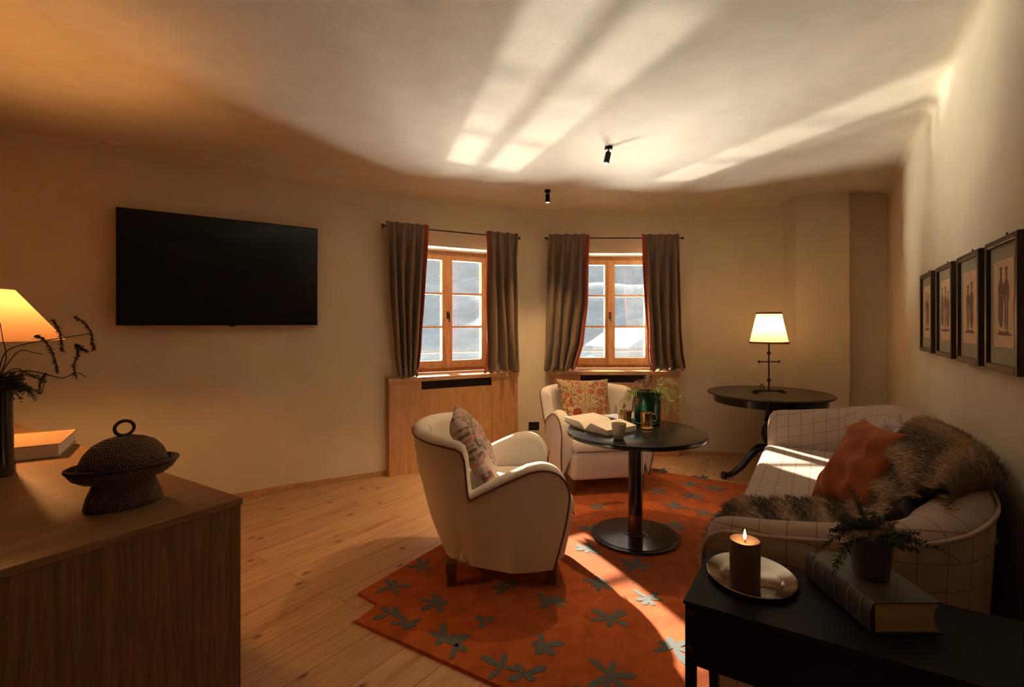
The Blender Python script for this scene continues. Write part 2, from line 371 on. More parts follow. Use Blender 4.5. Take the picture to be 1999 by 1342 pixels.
def curtain(w,zr,rows,inner,label,seed,nf=6.5,ztop=None):
    """rows: (z, px left, px right)"""
    rnd=random.Random(seed); v0=-.115; nu,nzz=150,70; zt=zr+.035; zb=SZ+.004
    T=[(z,w.upx(a,v0),w.upx(b,v0)) for z,a,b in rows]; T.sort()
    L_=[(t[0],t[1]) for t in T]; R_=[(t[0],t[2]) for t in T]
    V=[];Fc=[];fm=[]; ph=rnd.random()*6
    for j in range(nzz+1):
        t=j/nzz; z=zb+(zt-zb)*t; a=interp(z,L_); b=interp(z,R_)
        for i in range(nu+1):
            s=i/nu
            q=s+.018*math.sin(9*s+5*t+ph)+.012*nz(s*4,t*2,seed)
            f1=math.sin(2*PI*nf*q+ph+.9*math.sin(2.6*t+ph)); sharp=math.copysign(abs(f1)**.8,f1)
            amp=interp(t,[(0,.050),(.1,.060),(.5,.056),(.84,.034),(.945,.014),(.955,.010),(1,.016)])
            f2=math.sin(2*PI*nf*2*q+ph*2)*interp(t,[(0,.2),(.8,.15),(.95,.9),(1,.9)])*.35
            edge=min(1,min(s,1-s)/.06); 
            v=v0-.012+amp*(sharp*.75+f2)*edge+.014*nz(s*6,t*5,seed+3)*(1-t)
            u=a+(b-a)*s+.010*math.cos(2*PI*nf*q+ph)*(1-t)*edge
            zz=z
            if t<.07:                                 # hem slumps on the sill
                k=(1-t/.07); v-=.018*k*(.6+math.sin(23*s+ph)); zz+=.014*k*(1+math.sin(31*s+ph*2)); u+=.012*k*math.sin(17*s)
            zz=max(zz,SZ+.003)
            if t>.97: zz+=.006*math.sin(2*PI*nf*q+ph)
            V.append((u,min(v,-.012),zz))
    for j in range(nzz):
        for i in range(nu):
            q=j*(nu+1)+i; Fc.append((q,q+1,q+nu+2,q+nu+1)); s=i/nu
            red=(s>.90 if inner=='R' else s<.10); fm.append(1 if red else 0)
    o=mesh('curtain',V,Fc,[cm,M['redband']],smooth=180,fm=fm,loc=(w.a.x,w.a.y,0),rz=w.rz)
    sm=o.modifiers.new('cloth','SOLIDIFY'); sm.thickness=.003
    tag(o,label,'curtain','taupe curtains with orange red edge')
curtain(W1,zr1,[(2.17,753,837),(1.9,757,834),(1.5,762,828),(1.1,770,822),(.83,776,815)],'R','taupe curtain with red edge, left side of the left window',1,4.4)
curtain(W1,zr1,[(2.17,948,1011),(1.9,950,1008),(1.5,949,1010),(1.1,950,1011),(.95,947,1012),(.83,943,1015)],'L','taupe curtain glowing golden, right side of the left window',2,3.6)
curtain(W2,zr2,[(2.17,1071,1151),(1.9,1069,1149),(1.5,1067,1148),(1.1,1065,1139),(.95,1063,1130),(.83,1061,1124)],'R','taupe curtain with red edge, left side of the right window',3,4.6)
curtain(W2,zr2,[(2.17,1253,1325),(1.9,1254,1326),(1.5,1258,1328),(1.25,1263,1329),(1.0,1264,1333),(.83,1268,1340)],'L','taupe curtain with red edge, right side of the right window near the lamp',4,4.1)

# wall socket
e=MB().box((-.052,-.009,-.04),(.052,0,.04)).build('wall_socket',M['blackmatt'],loc=W2.P(W2.upx(1040)+.012,0,W2.zpx(1040,832)),rz=W2.rz,bevel=.003)
tag(e,'black wall socket plate low on the wall between the windows','socket')
MB().box((-.03,-.0105,-.017),(.03,-.009,.017)).build('socket_insert',M['black'],e)

# television
tu0=WL.upx(226,-.09); tu1=WL.upx(620,-.09); ht=.77; cz=1.672
tv=empty('television',WL.P((tu0+tu1)/2,-.09,cz),WL.rz,label='large black flat screen television switched off on the left wall',cat='television')
w_=(tu1-tu0)/2
MB().box((-w_,0,-ht/2),(w_,.035,ht/2)).build('casing',M['blackmatt'],tv,bevel=.003)
MB().box((-w_+.008,-.0025,-ht/2+.012),(w_-.008,-.0005,ht/2-.008)).build('screen',mat('screen_glass',(.004,.004,.005),.12,**{'Specular IOR Level':.3}),tv)
MB().box((-.2,.035,-.15),(.2,.089,.15)).build('wall_bracket',M['blackmatt'],tv)
MB().box((.02,-.002,-ht/2-.008),(.055,.012,-ht/2+.002)).build('sensor',M['black'],tv,bevel=.002)

# ceiling spots
def spot(px,py,tiltx,label,energy):
    Y=(ZC-CH)*F/(HOR-py); p=Vector(((px-CX)/F*Y,Y,ZC))
    e=empty('ceiling_spotlight',p,0,label=label,cat='spotlight',group='small black ceiling spotlights')
    MB().lathe([(.026,-.022),(.026,0)],24).build('mount',M['blackmatt'],e,40)
    R=Matrix.Translation((0,0,-.035))@Matrix.Rotation(tiltx,4,'Y')
    MB().tube([(0,0,-.015),(0,0,-.045)],.006,8).build('stem',M['blackmatt'],e,40)
    MB().lathe([(.019,-.075),(.019,-.005),(.016,0)],24).xf(R).build('lamp_tube',M['blackmatt'],e,40)
    em=bpy.data.materials.get('spot_lens') or mat('spot_lens',(1,.8,.5),.5,**{'Emission Color':(1,.72,.42,1),'Emission Strength':6})
    MB().lathe([(.0145,-.0762),(.0145,-.0752)],20).xf(R).build('lens',em,e)
    d=Matrix.Rotation(tiltx,3,'Y')@Vector((0,0,-1))
    l=light('SPOT','spotlight_beam',p+Vector((0,0,-.035))+d*.082,energy,(1,.62,.30),spot_size=math.radians(75),spot_blend=.7,shadow_soft_size=.015); aim(l,d)
spot(1188,287,.22,'small black ceiling spotlight, tilted, nearer the camera',30)
spot(1069,371,.0,'small black ceiling spotlight pointing straight down near the windows',34)

# ------------------------------------------------------------------ outside
snow=mat('snow',(.46,.48,.50),.9); N,L,b=nodes(snow); bump(N,L,b,noise_t(N,L,mapping(N,L),.3,4),.5,.5)
forest=mat('haze_toned_forest',(.30,.38,.46),.95); N,L,b=nodes(forest); n=noise_t(N,L,mapping(N,L,(1,1,.5)),.06,8,.75)
L.new(ramp(N,L,n,[(.40,(.06,.11,.14)),(.52,(.13,.18,.215)),(.62,(.24,.29,.32))]),b.inputs['Base Color'])  # distance haze is painted into these blue-grey forest tones
def terrain(name,fn,x0,x1,y0,y1,n,m_,lab,cat):
    V=[];Fc=[]
    for j in range(n+1):
        for i in range(n+1):
            x=x0+(x1-x0)*i/n; y=y0+(y1-y0)*j/n; V.append((x,y,fn(x,y)))
    for j in range(n):
        for i in range(n): q=j*(n+1)+i; Fc.append((q,q+1,q+n+2,q+n+1))
    o=mesh(name,V,Fc,m_,smooth=180); tag(o,lab,cat,kind='structure')
terrain('snow_ground',lambda x,y:min(1.3-.016*y-.2,-14+1.2*nz(x,y,0,.02)+max(0,(y-90)*.02)+max(0,x-14)*.16*min(1,max(0,y-60)/60)+1.5*nz(x,y,9,.05)*min(1,max(0,x-5)/20)),-160,220,42,260,90,snow,'snowy valley floor beyond the windows','ground')
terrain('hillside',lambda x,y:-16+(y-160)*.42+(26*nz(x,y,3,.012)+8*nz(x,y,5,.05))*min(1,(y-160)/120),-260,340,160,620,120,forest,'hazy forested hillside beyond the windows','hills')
def house(px,py,Y,w,d,h,rz,label):
    p=ray_y(px,py,Y); e=empty('chalet',(p.x,p.y,p.z),rz,label=label,cat='house',group='far roofs in the snow')
    MB().box((-w/2,-d/2,-2),(w/2,d/2,h)).build('house_wall',mat('far_wall',(.35,.33,.33),.9),e)
    mb=MB(); mb.add([(-w*.6,-d*.6,h-.3),(w*.6,-d*.6,h-.3),(w*.6,d*.6,h-.3),(-w*.6,d*.6,h-.3),(0,-d*.6,h+w*.3),(0,d*.6,h+w*.3)],[(0,1,4),(2,3,5),(1,2,5,4),(3,0,4,5),(0,3,2,1)]); mb.build('snowy_roof',snow,e)
house(1236,680,110,13,12,.8,.5,'broad snow covered roof seen through the right window')
rl=empty('balcony_railing',(0,0,0),0,label='dark horizontal railing bar outside the windows',cat='railing')
za=.965
MB().tube([W1.P(-.6,1.2,za),W1.P(2.5,1.2,za)],.012,8).build('top_rail',M['iron'],rl); MB().tube([W2.P(-.35,1.2,za),W2.P(2.6,1.2,za)],.012,8).build('top_rail',M['iron'],rl)

# ------------------------------------------------------------------ upholstered tub shapes
def tub(path, H, zb, th, tuck, bulge, top_r=.045, cap=True, extra=(), zin=.3, pipe_dz=.035):
    """path: half plan from front of one arm to the middle of the back (x forward, y<0), H: height over distance from the front"""
    P=[Vector((p[0],p[1],0)) for p in catmull([(a,b,0) for a,b in path],24)]
    d=[0]
    for i in range(1,len(P)): d.append(d[-1]+(P[i]-P[i-1]).length)
    Lh=d[-1]
    def at(a):
        for i in range(1,len(P)):
            if a<=d[i] or i==len(P)-1:
                k=(a-d[i-1])/(d[i]-d[i-1]+1e-9); p=P[i-1].lerp(P[i],k); t=(P[min(i+1,len(P)-1)]-P[i-2 if i>1 else 0]).normalized(); return p,t
    As=sorted(set([0,.006,.015,.03,.05,.075,.1]+[Lh*k/60 for k in range(61)]+list(extra)))
    As=[a for a in As if a<=Lh]
    cols=[(a,1) for a in As]+[(a,-1) for a in reversed(As[:-1])]
    V=[];UV=[];Fc=[]; pipe=[]; nv=11; na=9
    for a,sg in cols:
        p,t=at(a); n=Vector((t.y,-t.x,0)); 
        if n.dot(Vector((p.x+.0,p.y,0)))<0: n=-n
        h=interp(a,H); T=interp(a,th)
        def pos(z,o):
            q=p+n*(o+tuck(a,z)); q.x-=bulge(a,z,Lh); return Vector((q.x,q.y*sg,z))
        zs=h-top_r; prof=[]
        for k in range(nv): z=zb+(zs-zb)*k/(nv-1); prof.append((pos(z,0),z))
        for k in range(1,na): 
            g=PI*k/na; z=zs+top_r*math.sin(g); prof.append((pos(z,-T/2+T/2*math.cos(g)),zs+.06*k/na*2))
        for k in range(nv): z=zs+(zin-zs)*k/(nv-1) if zs>zin else zs; prof.append((pos(z,-T),zs+.12+(zs-z)))
        uu=a if sg>0 else 2*Lh-a
        V+=[q[0] for q in prof]; UV+=[(uu,q[1]) for q in prof]; pipe.append(pos(zs+top_r*.35,.0015))
    m=2*nv+na-1
    for i in range(len(cols)-1):
        for k in range(m-1): Fc.append((i*m+k,(i+1)*m+k,(i+1)*m+k+1,i*m+k+1))
    Fc.append(tuple(range(0,m))); Fc.append(tuple((len(cols)-1)*m+k for k in range(m-1,-1,-1)))
    # piping drops down the front edge of both arms
    lo=[V[k] for k in range(0,nv)]; hi=[V[(len(cols)-1)*m+k] for k in range(nv-1,-1,-1)]
    return V,Fc,UV,[q+Vector((.003,0,0)) for q in lo]+pipe+[q+Vector((.003,0,0)) for q in hi]
def planar_uv(o):
    l=o.data.uv_layers.new(name='UVMap')
    for p in o.data.polygons:
        n=p.normal
        for li in p.loop_indices:
            c=o.data.vertices[o.data.loops[li].vertex_index].co
            l.data[li].uv=(c.y,c.x) if abs(n.z)>.6 else ((c.y,c.z) if abs(n.x)>abs(n.y) else (c.x,c.z))
def copy_tree(o,parent=None):
    c=o.copy(); C.objects.link(c)
    if parent: c.parent=parent
    for ch in list(o.children): copy_tree(ch,c)
    return c
def make_armchair():
    e=empty('armchair',(0,0,0))
    path=[(.325,-.37),(.20,-.39),(.02,-.395),(-.17,-.385),(-.30,-.325),(-.39,-.19),(-.425,0)]
    J=.475
    H=[(0,.50),(.006,.525),(.015,.548),(.03,.572),(.05,.592),(.075,.607),(.1,.616),(.14,.622),(.2,.612),(.3,.572),(.4,.525),(J,.485),(J+.012,.50),(J+.022,.68),(J+.034,.715),(J+.06,.732),(J+.12,.742),(J+.25,.750),(J+.4,.755),(2,.755)]
    tuck=lambda a,z: -.11*max(0,(.55-z)/.45)**1.3*min(1,max(0,(a-.25)/.3))-.02*max(0,(.3-z)/.2) + (.045*max(0,(z-.45)/.35) if a>J else 0)
    bul=lambda a,z,Lh: .075*max(0,(.48-z)/.38)**1.4*max(0,1-a/.4)
    V,Fc,UV,pp=tub(path,H,.105,[(0,.095),(J,.10),(J+.05,.085),(2,.11)],tuck,bul,extra=(J,J+.012,J+.022,J+.034,J+.06))
    mesh('shell',V,Fc,M['linen'],e,smooth=55)
    MB().tube(pp,.0045,6).build('piping',M['pipe'],e,smooth=180)
    mb=rbox((-.20,-.285,.108),(.36,.285,.33),.03,4)
    for q in mb.v: q.x-=.05*max(0,(.33-q.z)/.23)**1.3*(1 if q.x>0 else 0)
    mb.build('seat_base',M['linen'],e,smooth=180)
    mb=rbox((-.30,-.285,.32),(.372,.285,.43),.045,5)
    for q in mb.v:
        if q.z>.4: q.z+=.015*math.cos(q.x*3)*math.cos(q.y*4)
    mb.build('seat_cushion',M['linen'],e,smooth=180)
    MB().tube([(.365,-.27,.335),(.372,-.15,.335),(.374,0,.335),(.372,.15,.335),(.365,.27,.335)],.004,6).build('seat_piping',M['pipe'],e,smooth=180)
    for x,y in ((.25,-.27),(.25,.27),(-.24,-.25),(-.24,.25)):
        mb=MB(); s0,s1=.022,.028; mb.add([(x-s0,y-s0,0),(x+s0,y-s0,0),(x+s0,y+s0,0),(x-s0,y+s0,0),(x-s1,y-s1,.115),(x+s1,y-s1,.115),(x+s1,y+s1,.115),(x-s1,y+s1,.115)],[(0,3,2,1),(4,5,6,7),(0,1,5,4),(1,2,6,5),(2,3,7,6),(3,0,4,7)])
        mb.build('leg',M['legwood'],e,bevel=.003)
    return e
RUG=.016
ch=make_armchair(); ch.location=(-.075,2.735,RUG); ch.rotation_euler.z=math.radians(4)
tag(ch,'cream armchair with dark red piping seen from its side, nearest the camera','armchair','cream tub armchairs')
ch2=copy_tree(ch); ch2.location=(.675,4.09,RUG); ch2.rotation_euler.z=math.radians(-80)
tag(ch2,'cream armchair facing the camera below the right window, behind the round table','armchair')

# sofa
sofa_c=Vector((1.225,2.61))+nd*.40
so=empty('sofa',(sofa_c.x,sofa_c.y,RUG),math.atan2(.523,-.852),label='beige sofa with thin brown check, curved back along the right wall',cat='sofa')
LL=1.19
path=[(.395,-LL),(.25,-LL-.005),(.0,-LL-.01),(-.12,-LL+.01),(-.245,-LL+.09),(-.33,-LL+.25),(-.355,-LL+.48),(-.365,-.35),(-.365,0)]
H=[(0,.60),(.006,.625),(.015,.642),(.03,.657),(.05,.667),(.075,.673),(.2,.685),(.5,.73),(.8,.785),(1.1,.81),(9,.812)]
V,Fc,UV,pp=tub(path,H,.09,[(0,.085),(.4,.11),(.7,.16),(1.0,.13),(9,.13)],lambda a,z:-.02*max(0,(.3-z)/.2)+(.02*max(0,(z-.4)/.4) if a>.5 else 0),lambda a,z,Lh:.03*max(0,(.4-z)/.3)*max(0,1-a/.3),top_r=.05)
mesh('shell',V,Fc,M['plaid'],so,smooth=60,uv=UV)
pm=fabric('beige_piping',(.42,.33,.27)); MB().tube(pp,.006,6).build('piping',pm,so,smooth=180)
o=rbox((-.30,-LL+.10,.10),(.40,LL-.10,.32),.03,3).build('seat_base',M['plaid'],so,smooth=180); planar_uv(o)
mb=rbox((-.28,-LL+.09,.31),(.415,LL-.09,.435),.045,5)
o=mb.build('seat_cushion',M['plaid'],so,smooth=180); planar_uv(o)
for x in (-.28,.33):
    for y in (-LL+.12,LL-.12): MB().lathe([(.018,0),(.028,.10)],16,c=(x,y,0)).build('leg',M['legwood'],so,smooth=60)
SM=Matrix.Translation((sofa_c.x,sofa_c.y,RUG))@Matrix.Rotation(math.atan2(.523,-.852),4,'Z')

# ------------------------------------------------------------------ cushions
def setcol(me, cols):
    a=me.color_attributes.new('Col','FLOAT_COLOR','POINT')
    flat=[]; 
    for c in cols: flat+=[c[0],c[1],c[2],1]
    a.data.foreach_set('color',flat)
def pillow(name,corn,puff,m_,label,cat='cushion',colf=None,n=44,seed=0,wr=.006,group=None,uvs=False):
    BL,BR,TR,TL=[Vector(c) for c in corn]; c0=(BL+BR+TR+TL)/4; nn=((BR-BL)+(TR-TL)).cross((TL-BL)+(TR-BR)).normalized()
    V=[];Fc=[];cols=[];UV=[]
    for sd_ in (1,-1):
        for j in range(n+1):
            for i in range(n+1):
                x=-1+2*i/n; y=-1+2*j/n
                px_=x*(1-.09*(1-y*y)*abs(x)**.5); py_=y*(1-.09*(1-x*x)*abs(y)**.5)
                u=(px_+1)/2; v=(py_+1)/2
                p=BL*(1-u)*(1-v)+BR*u*(1-v)+TR*u*v+TL*(1-u)*v
                k=max(0,(1-x**4)*(1-y**4))**.5
                h=puff*k*(.75+.25*math.cos(x*1.4)*math.cos(y*1.4))
                r=(abs(x)+abs(y))/2
                h+=wr*k*(nz(x*2.2,y*2.2,seed)*2+.6*math.sin(9*math.atan2(y,x)+seed)*r*r)
                V.append(p+nn*h*sd_-c0); 
                if colf: cols.append(colf((x+1)/2,(y+1)/2))
                UV.append((u*.5,v*.5))
        o_=0 if sd_>0 else (n+1)**2
        for j in range(n):
            for i in range(n):
                q=o_+j*(n+1)+i; f=(q,q+1,q+n+2,q+n+1); Fc.append(f if sd_>0 else f[::-1])
    o=mesh(name,V,Fc,m_,smooth=180,loc=c0,uv=UV if uvs else None)
    bm=bmesh.new(); bm.from_mesh(o.data); bmesh.ops.remove_doubles(bm,verts=bm.verts,dist=.0004) if not colf else None; bm.to_mesh(o.data); bm.free()
    if colf: setcol(o.data,cols)
    tag(o,label,cat,group); return o
def mixl(a,b,t): return tuple(a[i]*(1-t)+b[i]*t for i in range(3))
def suzani(u,v):
    cream=(.47,.32,.18); red=(.28,.045,.02); olive=(.24,.17,.06); plum=(.19,.06,.05); c=cream
    x=(u-.5)*2; y=(v-.5)*2
    n=nz(u*14,v*14,2); n2=nz(u*26,v*26,5)
    if n2>.13: c=plum
    elif n2<-.2: c=olive
    elif n>.2: c=red
    for k,(ax,ay) in enumerate(((1,1),(1,-1))):
        dd=abs(ax*x-ay*y)/1.414
        if dd<.085: c=olive if dd<.05 else cream
        if dd<.015: c=cream
    for xc in (-.07,.12):
        dd=abs(x-xc-.03*math.sin(9*y))
        if dd<.028: c=olive
        elif dd<.055: c=cream
    for (cx,cy,r) in ((-.42,-.55,.20),(-.25,.38,.12),(.22,.36,.12),(.62,.35,.16),(.45,-.5,.15),(-.75,.25,.11),(.75,.72,.12),(-.8,-.2,.09),(.8,-.1,.1)):
        a=math.atan2(y-cy,x-cx); r0=math.hypot(x-cx,y-cy); rr=r*(1+.10*math.cos(8*a))
        if r0<rr*1.28: c=cream
        if r0<rr: c=red
        if r<.19 and r0<rr*.6: c=(.48,.15,.05)
        if r<.19 and r0<rr*.25: c=plum
    return c
def floral(u,v):
    base=(.36,.28,.22); c=base; n=nz(u*13,v*13,9); n2=nz(u*24,v*24,4); n3=nz(u*5+3,v*5,1)
    if n2>.12: c=(.13,.07,.055)
    elif n2>.02: c=(.30,.21,.16)
    if n>.22: c=(.42,.13,.10)
    if n>.34: c=(.50,.22,.18)
    if n<-.28: c=(.17,.15,.10)
    if n3>.33: c=(.42,.32,.28)
    return c
M1=Matrix.Translation((-.075,2.735,RUG))@Matrix.Rotation(math.radians(4),4,'Z')
M2=Matrix.Translation((.675,4.09,RUG))@Matrix.Rotation(math.radians(-80),4,'Z')
q=[M1@Vector(p) for p in ((-.03,-.20,.45),(-.03,.20,.45),(-.24,.20,.81),(-.24,-.20,.81))]
pillow('cushion',q,.075,M['print'],'pale floral cushion leaning in the nearest armchair',colf=floral,n=110,seed=2,wr=.009)
q=[M2@Vector(p) for p in ((-.10,-.25,.44),(-.10,.20,.44),(-.26,.21,.80),(-.26,-.26,.81))]
pillow('cushion',q,.06,M['print'],'red and cream embroidered cushion in the armchair under the right window',colf=suzani,n=150,seed=5)
q=[ray_y(1583,972,2.46),ray_y(1705,1010,2.02),ray_y(1778,850,2.03),ray_y(1686,817,2.55)]
pillow('cushion',q,.085,M['velvet'],'rust orange velvet cushion standing on the sofa seat',n=90,seed=8,wr=.022)
q=[SM@Vector(p) for p in ((-.10,-.32,.45),(-.10,.12,.45),(-.26,.10,.80),(-.26,-.30,.84))]
pillow('cushion',q,.07,M['plaid'],'beige checked cushion behind the rust cushion on the sofa',n=50,seed=11,wr=.02,uvs=True)

# ------------------------------------------------------------------ fur throw
def fur_throw():
    prof=catmull([(-.405,0,.42),(-.41,0,.60),(-.405,0,.77),(-.345,0,.835),(-.26,0,.83),(-.20,0,.74),(-.16,0,.60),(-.09,0,.485),(.05,0,.462),(.25,0,.468),(.38,0,.468),(.445,0,.435),(.462,0,.36),(.465,0,.25),(.468,0,.10)],8)
    n=len(prof); ny=64; V=[];col=[];Fc=[]
    Ls=[0]
    for i in range(1,n): Ls.append(Ls[-1]+(prof[i]-prof[i-1]).length)
    T=Ls[-1]
    from mathutils.bvhtree import BVHTree
    sh=[c for c in so.children if c.name.startswith('shell')][0]; bm=bmesh.new(); bm.from_mesh(sh.data); bmesh.ops.recalc_face_normals(bm,faces=bm.faces)
    if max(bm.faces,key=lambda f:f.calc_center_median().z).normal.z<0: bmesh.ops.reverse_faces(bm,faces=bm.faces)
    bvh=BVHTree.FromBMesh(bm); bm.free()
    def base(i,j):
        s=Ls[i]/T; v=j/ny; p=prof[i].copy()
        ya=interp(s,[(0,.35),(.2,.06),(.35,.08),(.6,.14),(.8,.42),(1,.55)]); yb=interp(s,[(0,.78),(.10,.84),(.17,1.0),(.24,1.0),(.30,.93),(.38,.90),(.5,.97),(.75,1.0),(1,1.02)])
        y=ya+(yb-ya)*v+.02*nz(s*9,v*3,3); p.y=y
        if y>.6 and p.x<.1: p.x+=(y-.6)**2*(1.0 if s<.3 else 1.25)*min(1,(.1-p.x)/.2)
        if s<.46:
            loc,nn_,ix,dd=bvh.find_nearest(p)
            if loc is not None and dd<.16: p=p.lerp(loc+nn_*.014,1-max(0,(s-.32)/.14))
        p.z=max(p.z,.455 if (-.2<p.x<.38 and s>.4) else .02)
        return p
    Gp=[[base(i,j) for j in range(ny+1)] for i in range(n)]
    for it in range(4):
        Q=[[q.copy() for q in r] for r in Gp]
        for i in range(n):
            for j in range(ny+1):
                nb=[Gp[i2][j2] for i2,j2 in ((i-1,j),(i+1,j),(i,j-1),(i,j+1)) if 0<=i2<n and 0<=j2<=ny]
                if len(nb)==4: Q[i][j]=Gp[i][j]*.5+sum(nb,Vector())*.125
        Gp=Q
    def pt(i,j):
        s=Ls[i]/T; v=j/ny
        t=(Gp[min(i+1,n-1)][j]-Gp[max(i-1,0)][j]).normalized(); w=(Gp[i][min(j+1,ny)]-Gp[i][max(j-1,0)]).normalized()
        nr=w.cross(t).normalized()
        if .2<s<.8 and nr.z<-.2: nr=-nr
        up=(.008 if s<.14 or s>.5 else .020)+(.012*(nz(s*7,v*5,1)+1)+.016*(1+math.sin(s*T*42+2.5*v+2*nz(v*3,s*3,7)))*(1 if s<.55 else .6))*(.1+.9*min(1,min(v,1-v)/.08))
        if s<.14: up*=.3
        return Gp[i][j]+nr*up,nr,t
    G=[[pt(i,j) for j in range(ny+1)] for i in range(n)]
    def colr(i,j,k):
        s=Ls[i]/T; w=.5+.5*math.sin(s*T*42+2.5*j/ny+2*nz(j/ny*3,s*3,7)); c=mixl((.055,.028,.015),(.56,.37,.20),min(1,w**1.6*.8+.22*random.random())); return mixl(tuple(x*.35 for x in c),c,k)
    for i in range(n):
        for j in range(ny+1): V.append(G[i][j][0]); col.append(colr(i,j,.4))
    for i in range(n-1):
        for j in range(ny): q=i*(ny+1)+j; Fc.append((q,q+1,q+ny+2,q+ny+1))
    rnd=random.Random(3)
    for k in range(26000):
        fi=rnd.random()*(n-1.001); fj=rnd.random()*(ny-.001)
        if rnd.random()<.08: fj=rnd.choice((0,ny-.001))
        i=int(fi); j=int(fj); a,na_,t=G[i][j]; b=G[i+1][j][0]; c=G[i][j+1][0]; p=a+(b-a)*(fi-i)+(c-a)*(fj-j)
        side=Vector((rnd.gauss(0,.35),rnd.gauss(0,.4),rnd.gauss(0,.2)))
        if fj<1: side.y-=.8
        if fj>ny-1: side.y+=.8
        L_=.022+.016*rnd.random(); d=(na_*.75+t*.55+side).normalized(); d2=(d+t*.6+Vector((0,0,-.35))).normalized()
        wv=d.cross(Vector((rnd.random()-.5,rnd.random()-.5,rnd.random()-.5))).normalized()*.0011
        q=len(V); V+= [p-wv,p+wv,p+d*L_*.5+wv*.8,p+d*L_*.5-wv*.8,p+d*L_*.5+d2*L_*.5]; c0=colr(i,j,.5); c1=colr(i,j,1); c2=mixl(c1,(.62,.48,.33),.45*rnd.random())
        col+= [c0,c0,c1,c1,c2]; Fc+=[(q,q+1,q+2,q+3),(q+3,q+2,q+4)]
    for q in V: q.x=max(q.x,-.428)
    o=mesh('fur_throw',V,Fc,M['fur'],smooth=180,loc=(sofa_c.x,sofa_c.y,RUG),rz=math.atan2(.523,-.852)); setcol(o.data,col)
    tag(o,'brown fur throw draped over the sofa back and seat','throw')
fur_throw()

# ------------------------------------------------------------------ rug
def rug():
    P0=Vector((-.734,2.394)); n_=nd; w=wd
    pts=[P0, P0+n_*.15, P0+n_*.15-w*.15, ]
    a=P0+n_*.15-w*.15; a=Vector((-.673,2.167)); pts=[P0,Vector((-.616,2.30)),a,a+n_*2.2,a+n_*2.2+w*2.9,P0+w*2.72]
    pts=[tuple(p) for p in pts][::-1]
    rm=mat('orange_wool',(.36,.06,.008),.95); N,L,b=nodes(rm); v=mapping(N,L); n1=noise_t(N,L,v,9,6,.7,.5); n2=noise_t(N,L,v,330,2)
    L.new(ramp(N,L,n1,[(.3,(.25,.045,.005)),(.5,(.36,.072,.008)),(.7,(.45,.105,.014))]),b.inputs['Base Color']); bump(N,L,b,n2,.6,.004); b.inputs['Sheen Weight'].default_value=.0
    gm_=fabric('slate_wool',(.078,.088,.088),200)
    mb=MB().prism(pts,.001,RUG)
    s=2.63
    mot=[(225,695,.13,5),(450,780,.12,6),(215,835,.11,5),(300,890,.11,5),(490,960,.13,5),(560,990,.13,5),(695,880,.09,3),(1010,1000,.12,5),(1045,775,.13,6),(1345,860,.14,6),(1475,590,.14,6),(1285,685,.12,6),(1535,760,.15,6),(1670,1010,.15,6),(1345,1155,.15,6),(790,1115,.14,4),(900,1150,.13,4),(370,590,.13,5),(1225,505,.13,6),(1245,400,.12,5),(1680,385,.13,6),(1285,290,.14,5),(1670,285,.16,6),(1770,238,.15,6),(1750,170,.16,6),(1590,205,.15,5),(1880,195,.16,6),(1110,240,.14,5),(1100,345,.12,5),(1605,100,.15,5),(1815,138,.15,5),(800,700,.12,5),(1820,320,.14,5),(1500,1290,.14,5),(1150,1290,.13,5)]
    rnd=random.Random(5)
    for (cx,cy,r,k) in mot:
        p=ray_z(680+cx/s,880+cy/s,RUG); r*=.66; a0=rnd.random()*6
        for i in range(k):
            a=a0+2*PI*i/k+rnd.uniform(-.4,.4); L_=r*rnd.uniform(.6,1.15); wd_=.018*rnd.uniform(.7,1.25); poly=[]
            for j in range(12):
                t=2*PI*j/12; x=L_*.5*(1+math.cos(t)); y=wd_*math.sin(t)*(.65+.35*x/L_)
                poly.append((p.x+x*math.cos(a)-y*math.sin(a),p.y+x*math.sin(a)+y*math.cos(a)))
            mb.prism(poly,RUG-.004,RUG+.0015+.0001*i,1)
    o=mb.build('rug',[rm,gm_]); tag(o,'orange wool rug with slate blue leaf motifs under the seating group','rug')
rug()

# ------------------------------------------------------------------ round pedestal table
TX,TY,TZt=.745,3.03,.656
t=empty('pedestal_table',(TX,TY,RUG),0,label='round black pedestal table with copper sleeve and disc foot in front of the sofa',cat='table')
h=TZt-RUG
MB().lathe([(0,h-.030),(.395,h-.030),(.408,h-.027),(.411,h-.016),(.408,h-.003),(.400,h),(0,h)],96).build('tabletop',M['black'],t,40)
MB().lathe([(.042,.10),(.042,h-.045),(.06,h-.030)],40).build('column',M['black'],t,40)
MB().lathe([(.045,.03),(.0455,.135),(.043,.137)],40).build('column_sleeve',M['copper'],t,40)
MB().lathe([(.255,0),(.262,.006),(.258,.013),(.238,.016),(.236,.019),(.10,.024),(.075,.026),(.072,.031),(.055,.032),(.052,.037),(0,.037)],80).build('base_disc',M['black'],t,30)

